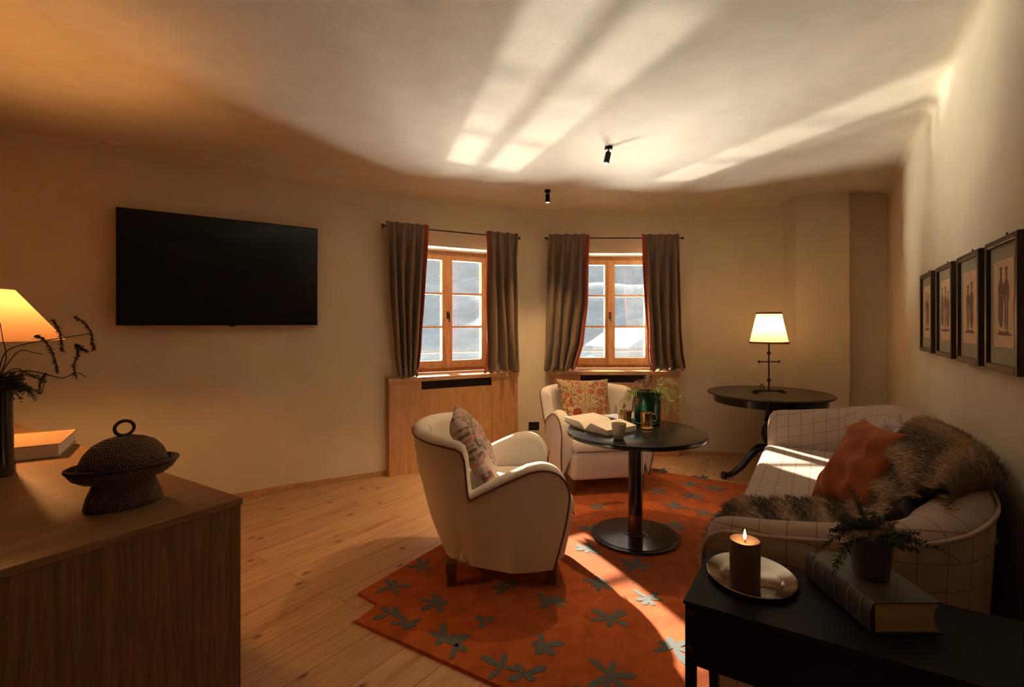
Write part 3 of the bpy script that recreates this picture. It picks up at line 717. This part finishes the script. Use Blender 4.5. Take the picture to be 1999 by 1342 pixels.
# things on the round table
def cup(name,p,prof,m_,label,handle=None,rz=0,cat='cup',group=None):
    e=empty(name,p,rz,label=label,cat=cat,group=group)
    MB().lathe(prof,36).build('cup_body',m_,e,50)
    if handle:
        MB().tube(catmull(handle,6),.004,8).build('handle',m_,e,60)
    return e
p=ray_z(1222,831,TZt)
prof=[(.030,0),(.034,.004),(.032,.012),(.033,.05),(.036,.08),(.042,.092),(.040,.093),(.034,.08),(.030,.03),(0,.012)]
cup('brass_mug',p,prof,M['brass'],'brass mug with flared rim beside the open book',handle=[(-.033,0,.03),(-.06,0,.035),(-.062,0,.065),(-.036,0,.075)],rz=math.radians(-60),cat='mug',group='brass mugs on the round table')
p=ray_z(1262,837,TZt)
prof=[(.042,0),(.043,.006),(.036,.014),(.034,.02),(.035,.085),(.039,.098),(.037,.099),(.032,.085),(.030,.03),(0,.02)]
cup('brass_mug',p,prof,M['brass'],'brass mug with ring handle in front of the green vase',handle=[(.034,0,.085),(.055,0,.088),(.062,0,.065),(.055,0,.045),(.034,0,.048)],cat='mug',group='brass mugs on the round table')
p=ray_z(1208,857,TZt); cer=mat('grey_ceramic',(.47,.40,.31),.7); N,L,b=nodes(cer); bump(N,L,b,noise_t(N,L,mapping(N,L),60,3),.6,.004)
cup('ceramic_cup',p,[(.024,0),(.028,.003),(.034,.035),(.041,.078),(.043,.086),(.040,.086),(.036,.06),(.028,.015),(0,.010)],cer,'small grey speckled cup at the front of the round table')
# green glass vase
vp=ray_z(1263,826,TZt); gg=mat('green_glass',(.11,.33,.245),.05,**{'Transmission Weight':1.0,'IOR':1.45}); 
ve=empty('glass_vase',vp,0,label='dark green cylindrical glass vase on the round table',cat='vase')
MB().lathe([(.080,0),(.086,.004),(.087,.012),(.087,.205),(.083,.207),(.081,.20),(.081,.014),(0,.014)],48).build('vase_wall',gg,ve,40)
MB().lathe([(.079,.016),(.080,.09),(0,.09)],40).build('water',mat('water_green',(.25,.55,.42),.05,**{'Transmission Weight':.9,'IOR':1.33}),ve,40)
# open book
def open_book():
    a=ray_z(1171,837,TZt); e=empty('open_book',(a.x,a.y,TZt),math.radians(-54),label='thick open book lying on the round table',cat='book')
    covm=fabric('book_cover',(.10,.08,.07))
    hw=.185; d=.125
    for sg in (-1,1):
        V=[];Fc=[]; n=14
        T=.044 if sg>0 else .030
        for y in (-d,d):
            for i in range(n+1):
                s=i/n; x=sg*(.004+s*(hw-.01)); z=.004+T*(math.sin(min(1,s*3.2)*PI/2)*.55+.55*(1-s)*min(1,s*4)+ .25*(1-s*.5)) + (.035*s if sg<0 else 0)
                V.append((x,y,z))
            for i in range(n+1):
                s=i/n; x=sg*(.004+s*(hw-.01)); V.append((x,y,.004+(.032*s*s if sg<0 else 0)))
        m=2*(n+1)
        for i in range(n):
            Fc+= [(i,i+1,m+i+1,m+i),(n+1+i,m+n+1+i,m+n+2+i,n+2+i),(i,n+1+i,n+2+i,i+1),(m+i,m+i+1,m+n+2+i,m+n+1+i)]
        Fc.append((n,2*n+1,m+2*n+1,m+n))
        mb=MB().add(V,Fc); mb.build('page_block',M['paper'],e,smooth=50)
        mb=MB(); 
        if sg>0: mb.box((.0,-d-.004,0),(hw,d+.004,.0035))
        else: mb.add([(0,-d-.004,0),(-hw*.6,-d-.004,.010),(-hw,-d-.004,.034),(-hw,d+.004,.034),(-hw*.6,d+.004,.010),(0,d+.004,0),(0,-d-.004,.003),(-hw*.6,-d-.004,.013),(-hw,-d-.004,.037),(-hw,d+.004,.037),(-hw*.6,d+.004,.013),(0,d+.004,.003)],[(0,1,4,5),(1,2,3,4),(6,11,10,7),(7,10,9,8),(0,6,7,1),(1,7,8,2),(2,8,9,3),(3,9,10,4),(4,10,11,5),(5,11,6,0)])
        mb.build('book_cover',covm,e)
open_book()
p=ray_z(1205,815,TZt); o=MB().box((-.06,-.09,0),(.06,.09,.006)).build('booklet',mat('blue_white_paper',(.55,.60,.68),.6),loc=p,rz=.5); tag(o,'pale blue booklet lying behind the brass mugs','booklet')

# ------------------------------------------------------------------ foliage
def frond(mb,p0,d0,L_,mi,rnd,droop=.5,leaf=.02,nn=26,fine=1,stem=.0012,smi=None):
    p=Vector(p0); d=Vector(d0).normalized(); pts=[p.copy()]; step=L_/nn
    for i in range(nn):
        d=(d+Vector((rnd.gauss(0,.05),rnd.gauss(0,.05),-droop*.05+rnd.gauss(0,.04)))).normalized(); p=p+d*step; pts.append(p.copy())
        f=i/nn
        if f>.15:
            for k in range(3*fine):
                s=Vector((rnd.gauss(0,1),rnd.gauss(0,1),rnd.gauss(0,1))); s=(s-d*s.dot(d)).normalized()
                ld=(s*1.0+d*.7).normalized(); ll=leaf*(1.2-f)*rnd.uniform(.5,1.2)
                w=ld.cross(Vector((rnd.random()-.5,rnd.random()-.5,rnd.random()-.5))).normalized()*.0014
                e=p+ld*ll
                mb.add([p-w,p+w,p+ld*ll*.6+w*1.3,e,p+ld*ll*.6-w*1.3],[(0,1,2,3,4)],mi)
                if ll>.012:
                    for q in (.4,.7):
                        b_=p+ld*ll*q; s2=(s.cross(ld)*rnd.choice((-1,1))+ld*.8+Vector((0,0,rnd.uniform(-.5,.3)))).normalized()*ll*.45
                        mb.add([b_-w*.7,b_+w*.7,b_+s2],[(0,1,2)],mi)
    mb.tube(pts,[stem*(1-.6*i/nn) for i in range(nn+1)],4,mi if smi is None else smi)
def bouquet(name,base,specs,mats,label,seed,cat='plant'):
    rnd=random.Random(seed); e=empty(name,base,0,label=label,cat=cat)
    for nm,mi,lst in specs:
        for sp in lst:
            mb=MB(); frond(mb,sp[0],sp[1],sp[2],0,rnd,*sp[3:]); mb.build(nm,mats[mi],e)
rnd=random.Random(12)
sp_g=[((.02,-.01,.02),(.9,-.25,.75),.34,1.6,.05,30,2),((.03,0,.02),(1,.1,.35),.30,2.2,.05,30,2),((.01,-.03,.02),(.35,-.6,.7),.24,1.5,.045,26,2),((-.03,-.02,.02),(-.75,-.5,.55),.27,2.2,.05,26,2),((.02,.02,.02),(.6,.3,.8),.30,1.6,.05,26,2),((.04,-.02,.02),(1,-.4,.1),.24,2.4,.045,24,2)]
sp_r=[((0,0,.02),(-.5,-.3,1),.22,1.4,.04,24,2),((0,0,.02),(-.9,0,.6),.24,1.6,.04,24,2),((-.01,0,.02),(-.2,-.5,.9),.18,1.0,.035,22,2),((.0,.02,.02),(.1,.1,1),.19,.8,.035,22,2),((.02,0,.02),(.25,-.3,.9),.15,1.0,.035,20,2),((-.03,0,.02),(-1,-.2,.35),.22,1.8,.04,22,2),((-.03,0,-.03),(-.3,-.3,.5),.12,1.8,.03,22,3),((.03,0,-.03),(.3,-.3,.5),.12,1.8,.03,22,3)]
bouquet('fern_arrangement',vp+Vector((0,0,.18)),[('fern_frond',0,sp_g),('heather_sprig',1,sp_r)],[M['leafg'],M['leafr']],'loose green fern and purple heather in the green glass vase',3)

# ------------------------------------------------------------------ lamp table and lamp
LX,LY,LZ=2.175,4.25,.715
t=empty('tripod_table',(LX,LY,0),0,label='round black antique tripod table in the back right corner',cat='table')
MB().lathe([(0,LZ-.022),(.47,LZ-.022),(.484,LZ-.016),(.488,LZ-.008),(.480,LZ),(.452,LZ+.0),(.450,LZ-.002),(0,LZ-.002)],96).build('tabletop',mat('dark_tabletop',(.035,.022,.012),.3),t,35)
MB().lathe([(.43,LZ-.085),(.435,LZ-.08),(.435,LZ-.022)],80).build('apron',M['black'],t,35)
MB().lathe([(.03,.18),(.045,.20),(.052,.24),(.040,.27),(.030,.285),(.048,.31),(.062,.36),(.052,.42),(.034,.45),(.028,.47),(.042,.485),(.03,.50),(.028,.60),(.05,.63),(.06,LZ-.085),(0,LZ-.085)],36).build('turned_column',M['black'],t,60)
for k in range(3):
    a=math.radians(188+120*k); pts=[(.02,0,.24),(.09,0,.25),(.17,0,.19),(.25,0,.10),(.33,0,.045),(.39,0,.03),(.42,0,.035)]
    pts=[(x*math.cos(a),x*math.sin(a),z) for x,_,z in pts]; P=catmull(pts,6)
    rr=[.036-.014*min(1,i/26)+(.010 if i>30 else 0) for i in range(len(P))]
    MB().tube(P,rr,12).build('leg',M['black'],t,60)
    
def shade_mat(name,col,em,strength):
    m=mat(name,col,.9); N,L,b=nodes(m); out=N['Material Output']
    tl=N.new('ShaderNodeBsdfTranslucent'); tl.inputs[0].default_value=(*col,1); mx=N.new('ShaderNodeMixShader'); mx.inputs[0].default_value=.6
    L.new(b.outputs[0],mx.inputs[1]); L.new(tl.outputs[0],mx.inputs[2]); L.new(mx.outputs[0],out.inputs[0])
    b.inputs['Emission Color'].default_value=(*em,1); b.inputs['Emission Strength'].default_value=strength
    return m
lamp=empty('table_lamp',(LX,LY,LZ),0,label='iron cross-stem table lamp with lit cream shade on the tripod table',cat='lamp')
zb=1.135-LZ; ztp=1.392-LZ
MB().lathe([(.150,zb),(.0935,ztp)],64).build('lamp_shade',shade_mat('cream_shade',(.25,.19,.115),(1,.60,.25),.05),lamp,179)
o=lamp.children[-1] if lamp.children else None
for ob in lamp.children:
    if ob.name.startswith('lamp_shade'):
        bm=bmesh.new(); bm.from_mesh(ob.data); bmesh.ops.delete(bm,geom=[f for f in bm.faces if len(f.verts)>4],context='FACES_ONLY'); bm.to_mesh(ob.data); bm.free()
sb=None
tm=mat('brown_trim',(.20,.05,.02),.8)
def ring(r0,r1,z0,z1,n=64): return MB().lathe([(r0,z0),(r0+.0025,z0),(r1+.0025,z1),(r1,z1),(r0,z0)],n)
ring(.1515,.149,zb-.004,zb+.012).build('shade_trim',tm,lamp,60); ring(.0975,.0955,ztp-.012,ztp+.004).build('shade_trim',tm,lamp,60)
mb=MB(); mb.tube([(0,0,.012),(0,0,zb+.10)],.006,10)
mb.build('stem',M['iron'],lamp,60)
for z in (.105,.335):
    MB().lathe([(0,z-.022),(.022,z),(0,z+.022)],4,sy=.5).build('diamond_collar',M['iron'],lamp)
mb=MB(); mb.tube([(-.075,0,.262),(.075,0,.262)],.005,8)
for x in (-.085,.085): mb.add([(x-.014,0,.262),(x+.014,0,.262),(x,0,.276),(x,0,.248),(x,.007,.262),(x,-.007,.262)],[(0,2,5),(2,1,5),(1,3,5),(3,0,5),(2,0,4),(1,2,4),(3,1,4),(0,3,4)])
mb.build('cross_arm',M['iron'],lamp)
mb=MB(); mb.box((-.12,-.012,.010),(.12,.012,.022)); mb.box((-.13,-.03,-.001),(-.10,.03,.012)); mb.box((.10,-.03,-.001),(.13,.03,.012)); mb.tube(catmull([(-.06,.03,.02),(-.055,.03,.06),(-.035,.03,.06),(-.03,.03,.02)],5),.004,6)
mb.build('lamp_base',M['iron'],lamp,bevel=.002)
light('POINT','lamp_bulb',(LX,LY,LZ+zb+.13),13,(1,.60,.27),shadow_soft_size=.03)

# ------------------------------------------------------------------ pictures
WPn=nd
def picture(ya,yb,label,k):
    off=.035
    def wp(Y): X=corner.x+(Y-corner.y)*wd.x/wd.y; return Vector((X,Y))
    # back corners on wall
    dn=nd.dot(corner)-0; 
    def pw(Y,o):   # point at world depth Y at distance o from wall
        X=(nd.dot(corner)-o-nd.y*Y)/nd.x; return Vector((X,Y))
    a=pw(ya,off); b_=pw(yb,off); z0,z1=1.147,1.570; wdt=(b_-a).length; mid=(a+b_)/2
    ang_=math.atan2((b_-a).y,(b_-a).x)
    e=empty('picture_frame',(mid.x,mid.y,(z0+z1)/2),ang_,label=label,cat='picture',group='framed prints on the right wall')
    W_=wdt/2; Hh=(z1-z0)/2; fw=.022
    # local: x along the frame (towards the camera), +y into the wall
    mb=MB(); 
    for s in (-1,1):
        mb.box((s*W_,0,-Hh) if s<0 else (W_-fw,0,-Hh),(-W_+fw,off-.002,Hh) if s<0 else (W_,off-.002,Hh)); mb.box((-W_+fw,0,Hh-fw) if s>0 else (-W_+fw,0,-Hh),(W_-fw,off-.002,Hh) if s>0 else (W_-fw,off-.002,-Hh+fw))
    mb.build('frame',M['frame'],e,bevel=.004)
    MB().box((-W_+fw,.012,-Hh+fw),(W_-fw,.016,Hh-fw)).build('mat_board',M['matb'],e)
    MB().box((-.100,.010,-.135),(.100,.0119,.142)).build('print_sheet',M['sheet'],e)
    # sketched figures
    rnd=random.Random(k+20); mb=MB(); figs=[2,3,2,2][k]
    for f in range(figs):
        x=(-.5*(figs-1)+f)*.062+rnd.uniform(-.006,.006); s=rnd.uniform(.9,1.08); zb_=-.10
        def blob(cx,cz,rx,rz_,n=14,j=.0):
            v=[(cx+rx*math.cos(2*PI*i/n)*(1+j*rnd.uniform(-1,1)),.0096,cz+rz_*math.sin(2*PI*i/n)*(1+j*rnd.uniform(-1,1))) for i in range(n)]
            mb.add(v+[(a_[0],.0099,a_[2]) for a_ in v],[tuple(range(n)),tuple(range(2*n-1,n-1,-1))]+[(i,(i+1)%n,(i+1)%n+n,i+n) for i in range(n)])
        blob(x,zb_+.185*s,.010,.013,j=.1); blob(x,zb_+.200*s,.015,.007,j=.15); blob(x,zb_+.145*s,.019,.030*s,j=.18)
        if (f+k)%2: blob(x,zb_+.075*s,.026,.050*s,j=.12)
        else: blob(x-.010,zb_+.07*s,.007,.055*s,j=.1); blob(x+.010,zb_+.07*s,.007,.055*s,j=.1)
        blob(x-.022,zb_+.13*s,.005,.030*s,j=.15); blob(x+.022,zb_+.13*s,.005,.028*s,j=.15); blob(x-.012,zb_+.012,.013,.006); blob(x+.012,zb_+.012,.013,.006)
    blob(0,-.092,.075,.004,j=.3)
    mb.build('figure_drawing',M['ink'],e)
    MB().tube(catmull([(0,.02,Hh),(.004,.018,Hh+.012),(-.004,.018,Hh+.014),(-.008,.02,Hh+.006)],4),.002,6).build('hanging_loop',M['iron'],e)
M['frame']=wood('dark_frame',(.045,.025,.018),(.028,.015,.010),(1,1,1),12,.35); M['matb']=mat('grey_mat_board',(.33,.29,.20),.9)
M['sheet']=plaster('tan_print_paper',(.66,.45,.27),20); M['ink']=mat('brown_ink',(.20,.11,.065),.9)
picture(2.843,2.554,'dark framed figure print, farthest of four on the right wall',0)
picture(2.452,2.163,'dark framed figure print, second from the back on the right wall',1)
picture(2.077,1.791,'dark framed figure print, second nearest on the right wall',2)
picture(1.722,1.436,'dark framed figure print, nearest and largest looking on the right wall',3)

# ------------------------------------------------------------------ sideboard on the left
SBZ=.80; fr=Vector((-.778,1.44)); ud=Vector((-.53,-.848)).normalized(); vd=Vector((-.848,.53)).normalized()
sb=empty('sideboard',(fr.x,fr.y,0),math.atan2(vd.y,vd.x),label='light oak sideboard with thick top at the left edge',cat='sideboard')
# local x = vd (length), local y = -ud?  rot90(vd)=(-vd.y,vd.x)=(-.53,-.848)=ud
SL=2.25; SD=.62
oakv=wood('oak_side',(.30,.165,.075),(.20,.10,.042),(1,1,.06),26,.5,90,.2); oakt=wood('oak_top',(.34,.19,.085),(.25,.13,.055),(1,.07,1),26,.45,90,.15)
MB().box((-.004,-.004,SBZ-.020),(SL,SD,SBZ)).build('top',oakt,sb,bevel=.002)
MB().box((0,0,.05),(.025,SD-.02,SBZ-.020)).build('end_panel',oakv,sb,bevel=.001)
MB().box((.025,0.0,.05),(SL,.02,SBZ-.02)).build('rear_panel',oakv,sb)
MB().box((SL-.025,0.02,.05),(SL,SD-.02,SBZ-.02)).build('end_panel',oakv,sb)
MB().box((.025,.02,.05),(SL-.025,SD-.045,.07)).build('bottom_board',oakv,sb); MB().box((.06,.05,0),(SL-.06,SD-.08,.05)).build('plinth',M['blackmatt'],sb)
for k in range(4):
    a=.028+k*(SL-.056)/4; d=MB().box((a+.002,SD-.042,.055),(a+(SL-.056)/4-.002,SD-.02,SBZ-.024)).build('door',oakv,sb)
    MB().lathe([(.006,0),(.006,.012),(.012,.016),(.010,.024),(0,.026)],16).xf(Matrix.Translation((a+(.05 if k%2 else .48),SD-.02,.55))@Matrix.Rotation(-PI/2,4,'X')).build('knob',M['iron'],d,50)

# wicker basket
wk=mat('dark_wicker',(.07,.032,.015),.5); N,L,b=nodes(wk); v=mapping(N,L)
def wave(rot,sc):
    w=N.new('ShaderNodeTexWave'); mp_=N.new('ShaderNodeMapping'); L.new(v,mp_.inputs[0]); mp_.inputs['Rotation'].default_value=rot; L.new(mp_.outputs[0],w.inputs['Vector']); w.inputs['Scale'].default_value=sc; w.inputs['Distortion'].default_value=.6; return w.outputs['Fac']
w1=wave((0,math.radians(90),0),36); 
gr=N.new('ShaderNodeTexGradient'); gr.gradient_type='RADIAL'; L.new(v,gr.inputs[0])
sz=N.new('ShaderNodeSeparateXYZ'); L.new(v,sz.inputs[0])
row=mth(N,L,'MULTIPLY',sz.outputs[2],190); rowi=mth(N,L,'FLOOR',row)
angv=mth(N,L,'ADD',mth(N,L,'MULTIPLY',gr.outputs['Fac'],70),mth(N,L,'MULTIPLY',rowi,.35))
cell=mth(N,L,'ABSOLUTE',mth(N,L,'SINE',mth(N,L,'MULTIPLY',angv,PI))); rw=mth(N,L,'ABSOLUTE',mth(N,L,'SINE',mth(N,L,'MULTIPLY',row,PI)))
hh=mth(N,L,'MULTIPLY',cell,rw); L.new(ramp(N,L,hh,[(.1,(.045,.020,.011)),(.8,(.34,.19,.10))]),b.inputs['Base Color']); bump(N,L,b,hh,.9,.006)
bp=ray_z(243,985,SBZ)
be=empty('wicker_basket',(bp.x,bp.y,SBZ),math.atan2(ud.y,ud.x)-.12,label='dark woven oval basket with domed lid and ring handle on the sideboard',cat='basket')
MB().lathe([(.088,0),(.091,.006),(.086,.03),(.070,.070),(.066,.090)],64,sy=.66).build('foot',wk,be,60)
MB().lathe([(.06,.07),(.095,.076),(.114,.088),(.125,.104),(.127,.112),(.120,.113),(.112,.100),(.09,.094),(0,.094)],72,sy=.66).build('tray',wk,be,60)
MB().tube([(.126*math.cos(a),.126*.66*math.sin(a),.113) for a in [2*PI*k/60 for k in range(60)]],.005,8,closed=True).build('tray_rim',M['iron'],be,60)
ld=MB().lathe([(.101,.098),(.103,.108),(.100,.128),(.090,.150),(.072,.170),(.047,.183),(.02,.190),(0,.191)],72,sy=.72).build('domed_lid',wk,be,60)
MB().tube([(.022*math.cos(a),0,.211+.020*math.sin(a)) for a in [2*PI*k/28 for k in range(28)]],.0045,8,closed=True).build('ring_handle',M['twig'],ld,60)

# book on sideboard
p=ray_z(118,893,SBZ); e=empty('closed_book',(p.x,p.y,SBZ),math.atan2(-.53,-.848)+0,label='thick tan closed book lying under the lamp on the sideboard',cat='book')
# local x -> direction (-.848,-.53)  ; local y -> (.53,-.848) so book lies in -y
tanc=fabric('tan_book_cloth',(.40,.24,.11),200)
mb=MB(); mb.box((0,-.30,0),(.24,0,.004)); mb.box((0,-.30,.048),(.24,0,.052)); mb.build('cover_boards',tanc,e,bevel=.001)
mb=MB(); mb.box((.234,-.30,.004),(.24,0,.048)); mb.build('spine',tanc,e)
MB().box((.006,-.295,.004),(.234,-.005,.048)).build('page_block',M['paper'],e)

# dark vase with branches
p=ray_z(-18,930,SBZ); vv=empty('dark_vase',(p.x,p.y,SBZ),0,label='tall glossy dark vase cut by the left edge of the photo',cat='vase')
MB().lathe([(.056,0),(.060,.004),(.059,.02),(.056,.06),(.053,.20),(.052,.31),(.049,.312),(.048,.30),(.048,.02),(0,.02)],48).build('vase_body',mat('dark_glaze',(.012,.010,.009),.08),vv,40)
VP=Vector((p.x,p.y,SBZ))
def twigs():
    e=empty('branch_arrangement',VP+Vector((0,0,.30)),0,label='dry dark branches with drooping seed tufts in the dark vase',cat='branches')
    rnd=random.Random(4); base=VP+Vector((0,0,.30))
    def pt(px,py,dY=0): return ray_y(px,py,VP.y+dY)-base
    stems=[[(-5,740,0),(10,690,0),(50,672,-.02),(110,662,-.03),(160,654,-.04),(175,651,-.04)],
           [(-5,745,0),(20,728,0),(60,725,-.03),(105,735,-.04),(125,738,-.05),(150,728,-.05),(168,737,-.06)],
           [(-5,742,0),(15,710,.0),(40,685,.02),(70,690,.02),(85,692,.02)],
           [(-5,742,0),(12,700,.03),(5,660,.03),(0,630,.03)],
           [(-5,742,0),(30,720,-.04),(60,735,-.05),(85,745,-.05),(80,770,-.05)]]
    for s in stems:
        P=catmull([pt(*q) for q in s],8); MB().tube(P,[.0022*(1-.5*i/len(P)) for i in range(len(P))],5).build('branch',M['twig'],e,60)
    # hanging tufts: along short drooping lines
    tufts=[[(70,655),(85,662),(98,680),(108,705),(112,725)],[(105,625),(115,645),(120,665),(122,685)],[(145,618),(165,630),(178,650),(180,668),(184,682)],[(148,672),(152,690),(145,710),(148,735)],[(150,672),(160,680),(170,684)],[(90,728),(80,745),(76,768)]]
    for tt in tufts:
        P=catmull([pt(a,b_,-.04) for a,b_ in tt],10); mb=MB(); mb.tube(P,.0018,4)
        for p_ in P:
            for k in range(9):
                d=Vector((rnd.gauss(0,.6),rnd.gauss(0,.6),rnd.gauss(-.8,.6))).normalized(); L_=rnd.uniform(.006,.018); w=d.cross(Vector((rnd.random(),rnd.random(),.3))).normalized()*.0016
                mb.add([p_-w,p_+w,p_+d*L_],[(0,1,2)])
        mb.build('seed_tuft',M['twig'],e)
    mb=MB()
    for k in range(13):
        a=rnd.uniform(-.9,.9); frond(mb,(0,0,.0),(1,rnd.uniform(-.6,.3),rnd.uniform(-.0,.7)),rnd.uniform(.09,.20),0,rnd,1.5,.028,16,2)
    mb.build('needle_foliage',M['leafd'],e)
twigs()
# lamp on sideboard
Lp=Vector((-1.05*1.98,1.98,SBZ)); ll=empty('bedside_lamp',Lp,0,label='lit lamp with wide cone shade cut off at the left edge',cat='lamp')
ll.name='table_lamp'
z0,z1=1.232-SBZ,1.435-SBZ
def open_cone(r0,z0_,r1,z1_,nme,m_,par,n=64):
    mb=MB(); v=[];f=[]
    for r,z in ((r0,z0_),(r1,z1_)):
        for k in range(n): a=2*PI*k/n; v.append((r*math.cos(a),r*math.sin(a),z))
    for k in range(n): k2=(k+1)%n; f.append((k,k2,n+k2,n+k))
    return mesh(nme,v,f,m_,par,smooth=180)
open_cone(.238,z0,.086,z1,'lamp_shade',shade_mat('parchment_shade',(.17,.10,.055),(1,.42,.12),.03),ll)
MB().lathe([(.08,0),(.085,.01),(.03,.03),(.018,.06),(.03,.12),(.04,.18),(.02,.26),(.010,.30),(.008,z0+.09)],32).build('lamp_base',M['iron'],ll,60)
light('POINT','sideboard_bulb',Lp+Vector((0,0,z0+.09)),12,(1,.45,.14),shadow_soft_size=.035)

# ------------------------------------------------------------------ black console in the foreground
KZ=.62; Fp=Vector((.425,1.234)); e1=Vector((.845,-.535)).normalized(); e2=Vector((.500,.866)).normalized()
kc=empty('side_table',(Fp.x,Fp.y,0),math.atan2(e1.y,e1.x),label='black riveted metal side table in the right foreground',cat='table')
KL,KD=.70,.32
MB().box((-.004,-.004,KZ-.008),(KL,KD,KZ)).build('top',M['blackmatt'],kc,bevel=.002)
for x in (0,KL-.028):
    for y in (0,KD-.028): MB().box((x,y,0),(x+.024,y+.024,KZ-.008)).build('leg',M['blackmatt'],kc,bevel=.002)
mb=MB(); mb.box((.024,.010,KZ-.16),(KL-.028,.018,KZ-.008)); mb.box((.024,KD-.024,KZ-.16),(KL-.028,KD-.016,KZ-.008)); mb.box((.006,.024,KZ-.16),(.014,KD-.028,KZ-.008)); mb.box((.014,.018,KZ-.165),(KL-.02,KD-.02,KZ-.158))
mb.build('box_body',M['blackmatt'],kc,bevel=.001)
for x in (.012,KL-.016):
    for z in (KZ-.025,KZ-.115): MB().lathe([(.008,0),(.006,.003),(0,.004)],14).xf(Matrix.Translation((x,-.0005,z))@Matrix.Rotation(PI/2,4,'X')).build('rivet',M['iron'],kc,60)

tp=ray_z(1466,1131,KZ); t_=empty('oval_tray',(tp.x,tp.y,KZ),math.radians(75),label='silver oval tray under the candle on the black side table',cat='tray')
MB().lathe([(0,.002),(.075,.002),(.080,.006),(.086,.008),(.108,.013),(.116,.016),(.118,.014),(.110,.009),(.085,.001),(0,0)],72,sx=1.06,sy=.93).build('tray_dish',M['silver'],t_,50)
cp=Vector((.590,1.272,KZ+.0025)); cd=empty('candle',cp,0,label='lit grey brown pillar candle on the silver tray',cat='candle')
wax=mat('taupe_wax',(.13,.085,.07),.5,**{'Subsurface Weight':.25,'Subsurface Radius':(.02,.008,.004)})
MB().lathe([(.0355,0),(.0362,.003),(.0362,.126),(.0345,.130),(.030,.129),(.012,.123),(0,.122)],48).build('wax_body',wax,cd,50)
MB().tube([(0,0,.121),(.001,0,.128),(.002,0,.134)],.001,6).build('wick',M['black'],cd)
fl=mat('flame',(1,.6,.2),.5,**{'Emission Color':(1,.50,.13,1),'Emission Strength':18}); MB().lathe([(0,.130),(.0030,.134),(.0038,.139),(.0022,.148),(0,.157)],16).build('flame',fl,cd,60)
light('POINT','candle_flame',cp+Vector((0,-.0,.146)),.22,(1,.50,.18),shadow_soft_size=.004)

bk=empty('closed_book',(.792,1.096,KZ),0,label='thick black leather bound book on the black side table',cat='book')
lm=fabric('black_leather',(.020,.018,.022),90,.5); bw,bl,bt=.150,.243,.070
mb=MB(); mb.box((0,0,0),(bw,bl,.004)); mb.box((0,0,bt-.004),(bw,bl,bt)); mb.build('cover_boards',lm,bk,bevel=.0015)
V=[];Fc=[];n=10
for y in (0,bl):
    for i in range(n+1): a=PI*i/n; V.append((-.012*math.sin(a)+.001,y,bt/2-math.cos(a)*bt/2))
    for i in range(n+1): a=PI*i/n; V.append((-.009*math.sin(a)+.004,y,bt/2-math.cos(a)*(bt/2-.003)))
m_=2*(n+1)
for i in range(n): Fc+=[(i,i+1,m_+i+1,m_+i),(n+1+i,m_+n+1+i,m_+n+2+i,n+2+i),(i,n+1+i,n+2+i,i+1),(m_+i,m_+i+1,m_+n+2+i,m_+n+1+i)]
MB().add(V,Fc).build('spine',lm,bk,smooth=40)
for y in (.03,.075,.12,.165,.205):
    MB().tube([(-.0125*math.sin(PI*i/n)+.001-.0005,y,bt/2-math.cos(PI*i/n)*bt/2) for i in range(n+1)],.0012,6).build('raised_band',mat('silver_line',(.25,.23,.22),.5),bk,60)
mb=MB(); V=[];Fc=[]; n=8
for y in (.004,bl-.004):
    V.append((.004,y,.0045)); V.append((.004,y,bt-.0045))
    for i in range(n+1):
        z=bt-.0045-(bt-.009)*i/n; V.append((bw-.006-.012*math.sin(PI*i/n),y,z))
k=n+3; Fc=[tuple(range(k)),tuple(range(2*k-1,k-1,-1))]+[(i,(i+1)%k,(i+1)%k+k,i+k) for i in range(k)]
pg=mat('page_edges',(.45,.31,.17),.85); N,L,b=nodes(pg); bump(N,L,b,noise_t(N,L,mapping(N,L,(.3,.3,30)),20,2),.5,.002)
mb.add(V,Fc).build('page_block',pg,bk)

pp_=Vector((.868,1.215,KZ+.0703)); po=empty('silver_pot',pp_,0,label='small tapered silver pot standing on the black book',cat='pot')
MB().lathe([(.036,0),(.037,.002),(.048,.098),(.050,.100),(.049,.102),(.046,.100),(.036,.02),(0,.02)],48).build('pot_body',mat('dull_silver',(.38,.33,.29),.35,1),po,50)
rnd=random.Random(9); lst=[]
for k in range(26):
    a=rnd.uniform(0,2*PI); lst.append(((.02*math.cos(a),.02*math.sin(a),0),(math.cos(a),math.sin(a),rnd.uniform(.5,1.4)),rnd.uniform(.05,.10),.7,.022,16,2))
lst+= [((-.02,0,0),(-1,-.2,.15),.15,2.8,.024,24,2),((-.02,0,0),(-1,.3,.6),.14,2,.02,20,2),((.0,0,0),(-.3,.3,1.2),.12,.8,.02,20,2),((.02,0,0),(1,-.2,.25),.17,1.0,.018,22,1)]
bouquet('fir_sprigs',pp_+Vector((0,0,.09)),[('sprig',0,lst[:20]),('dry_sprig',1,lst[20:26]),('sprig',0,lst[26:])],[M['leafd'],M['leafr']],'dark green sprigs growing out of the small silver pot',5)
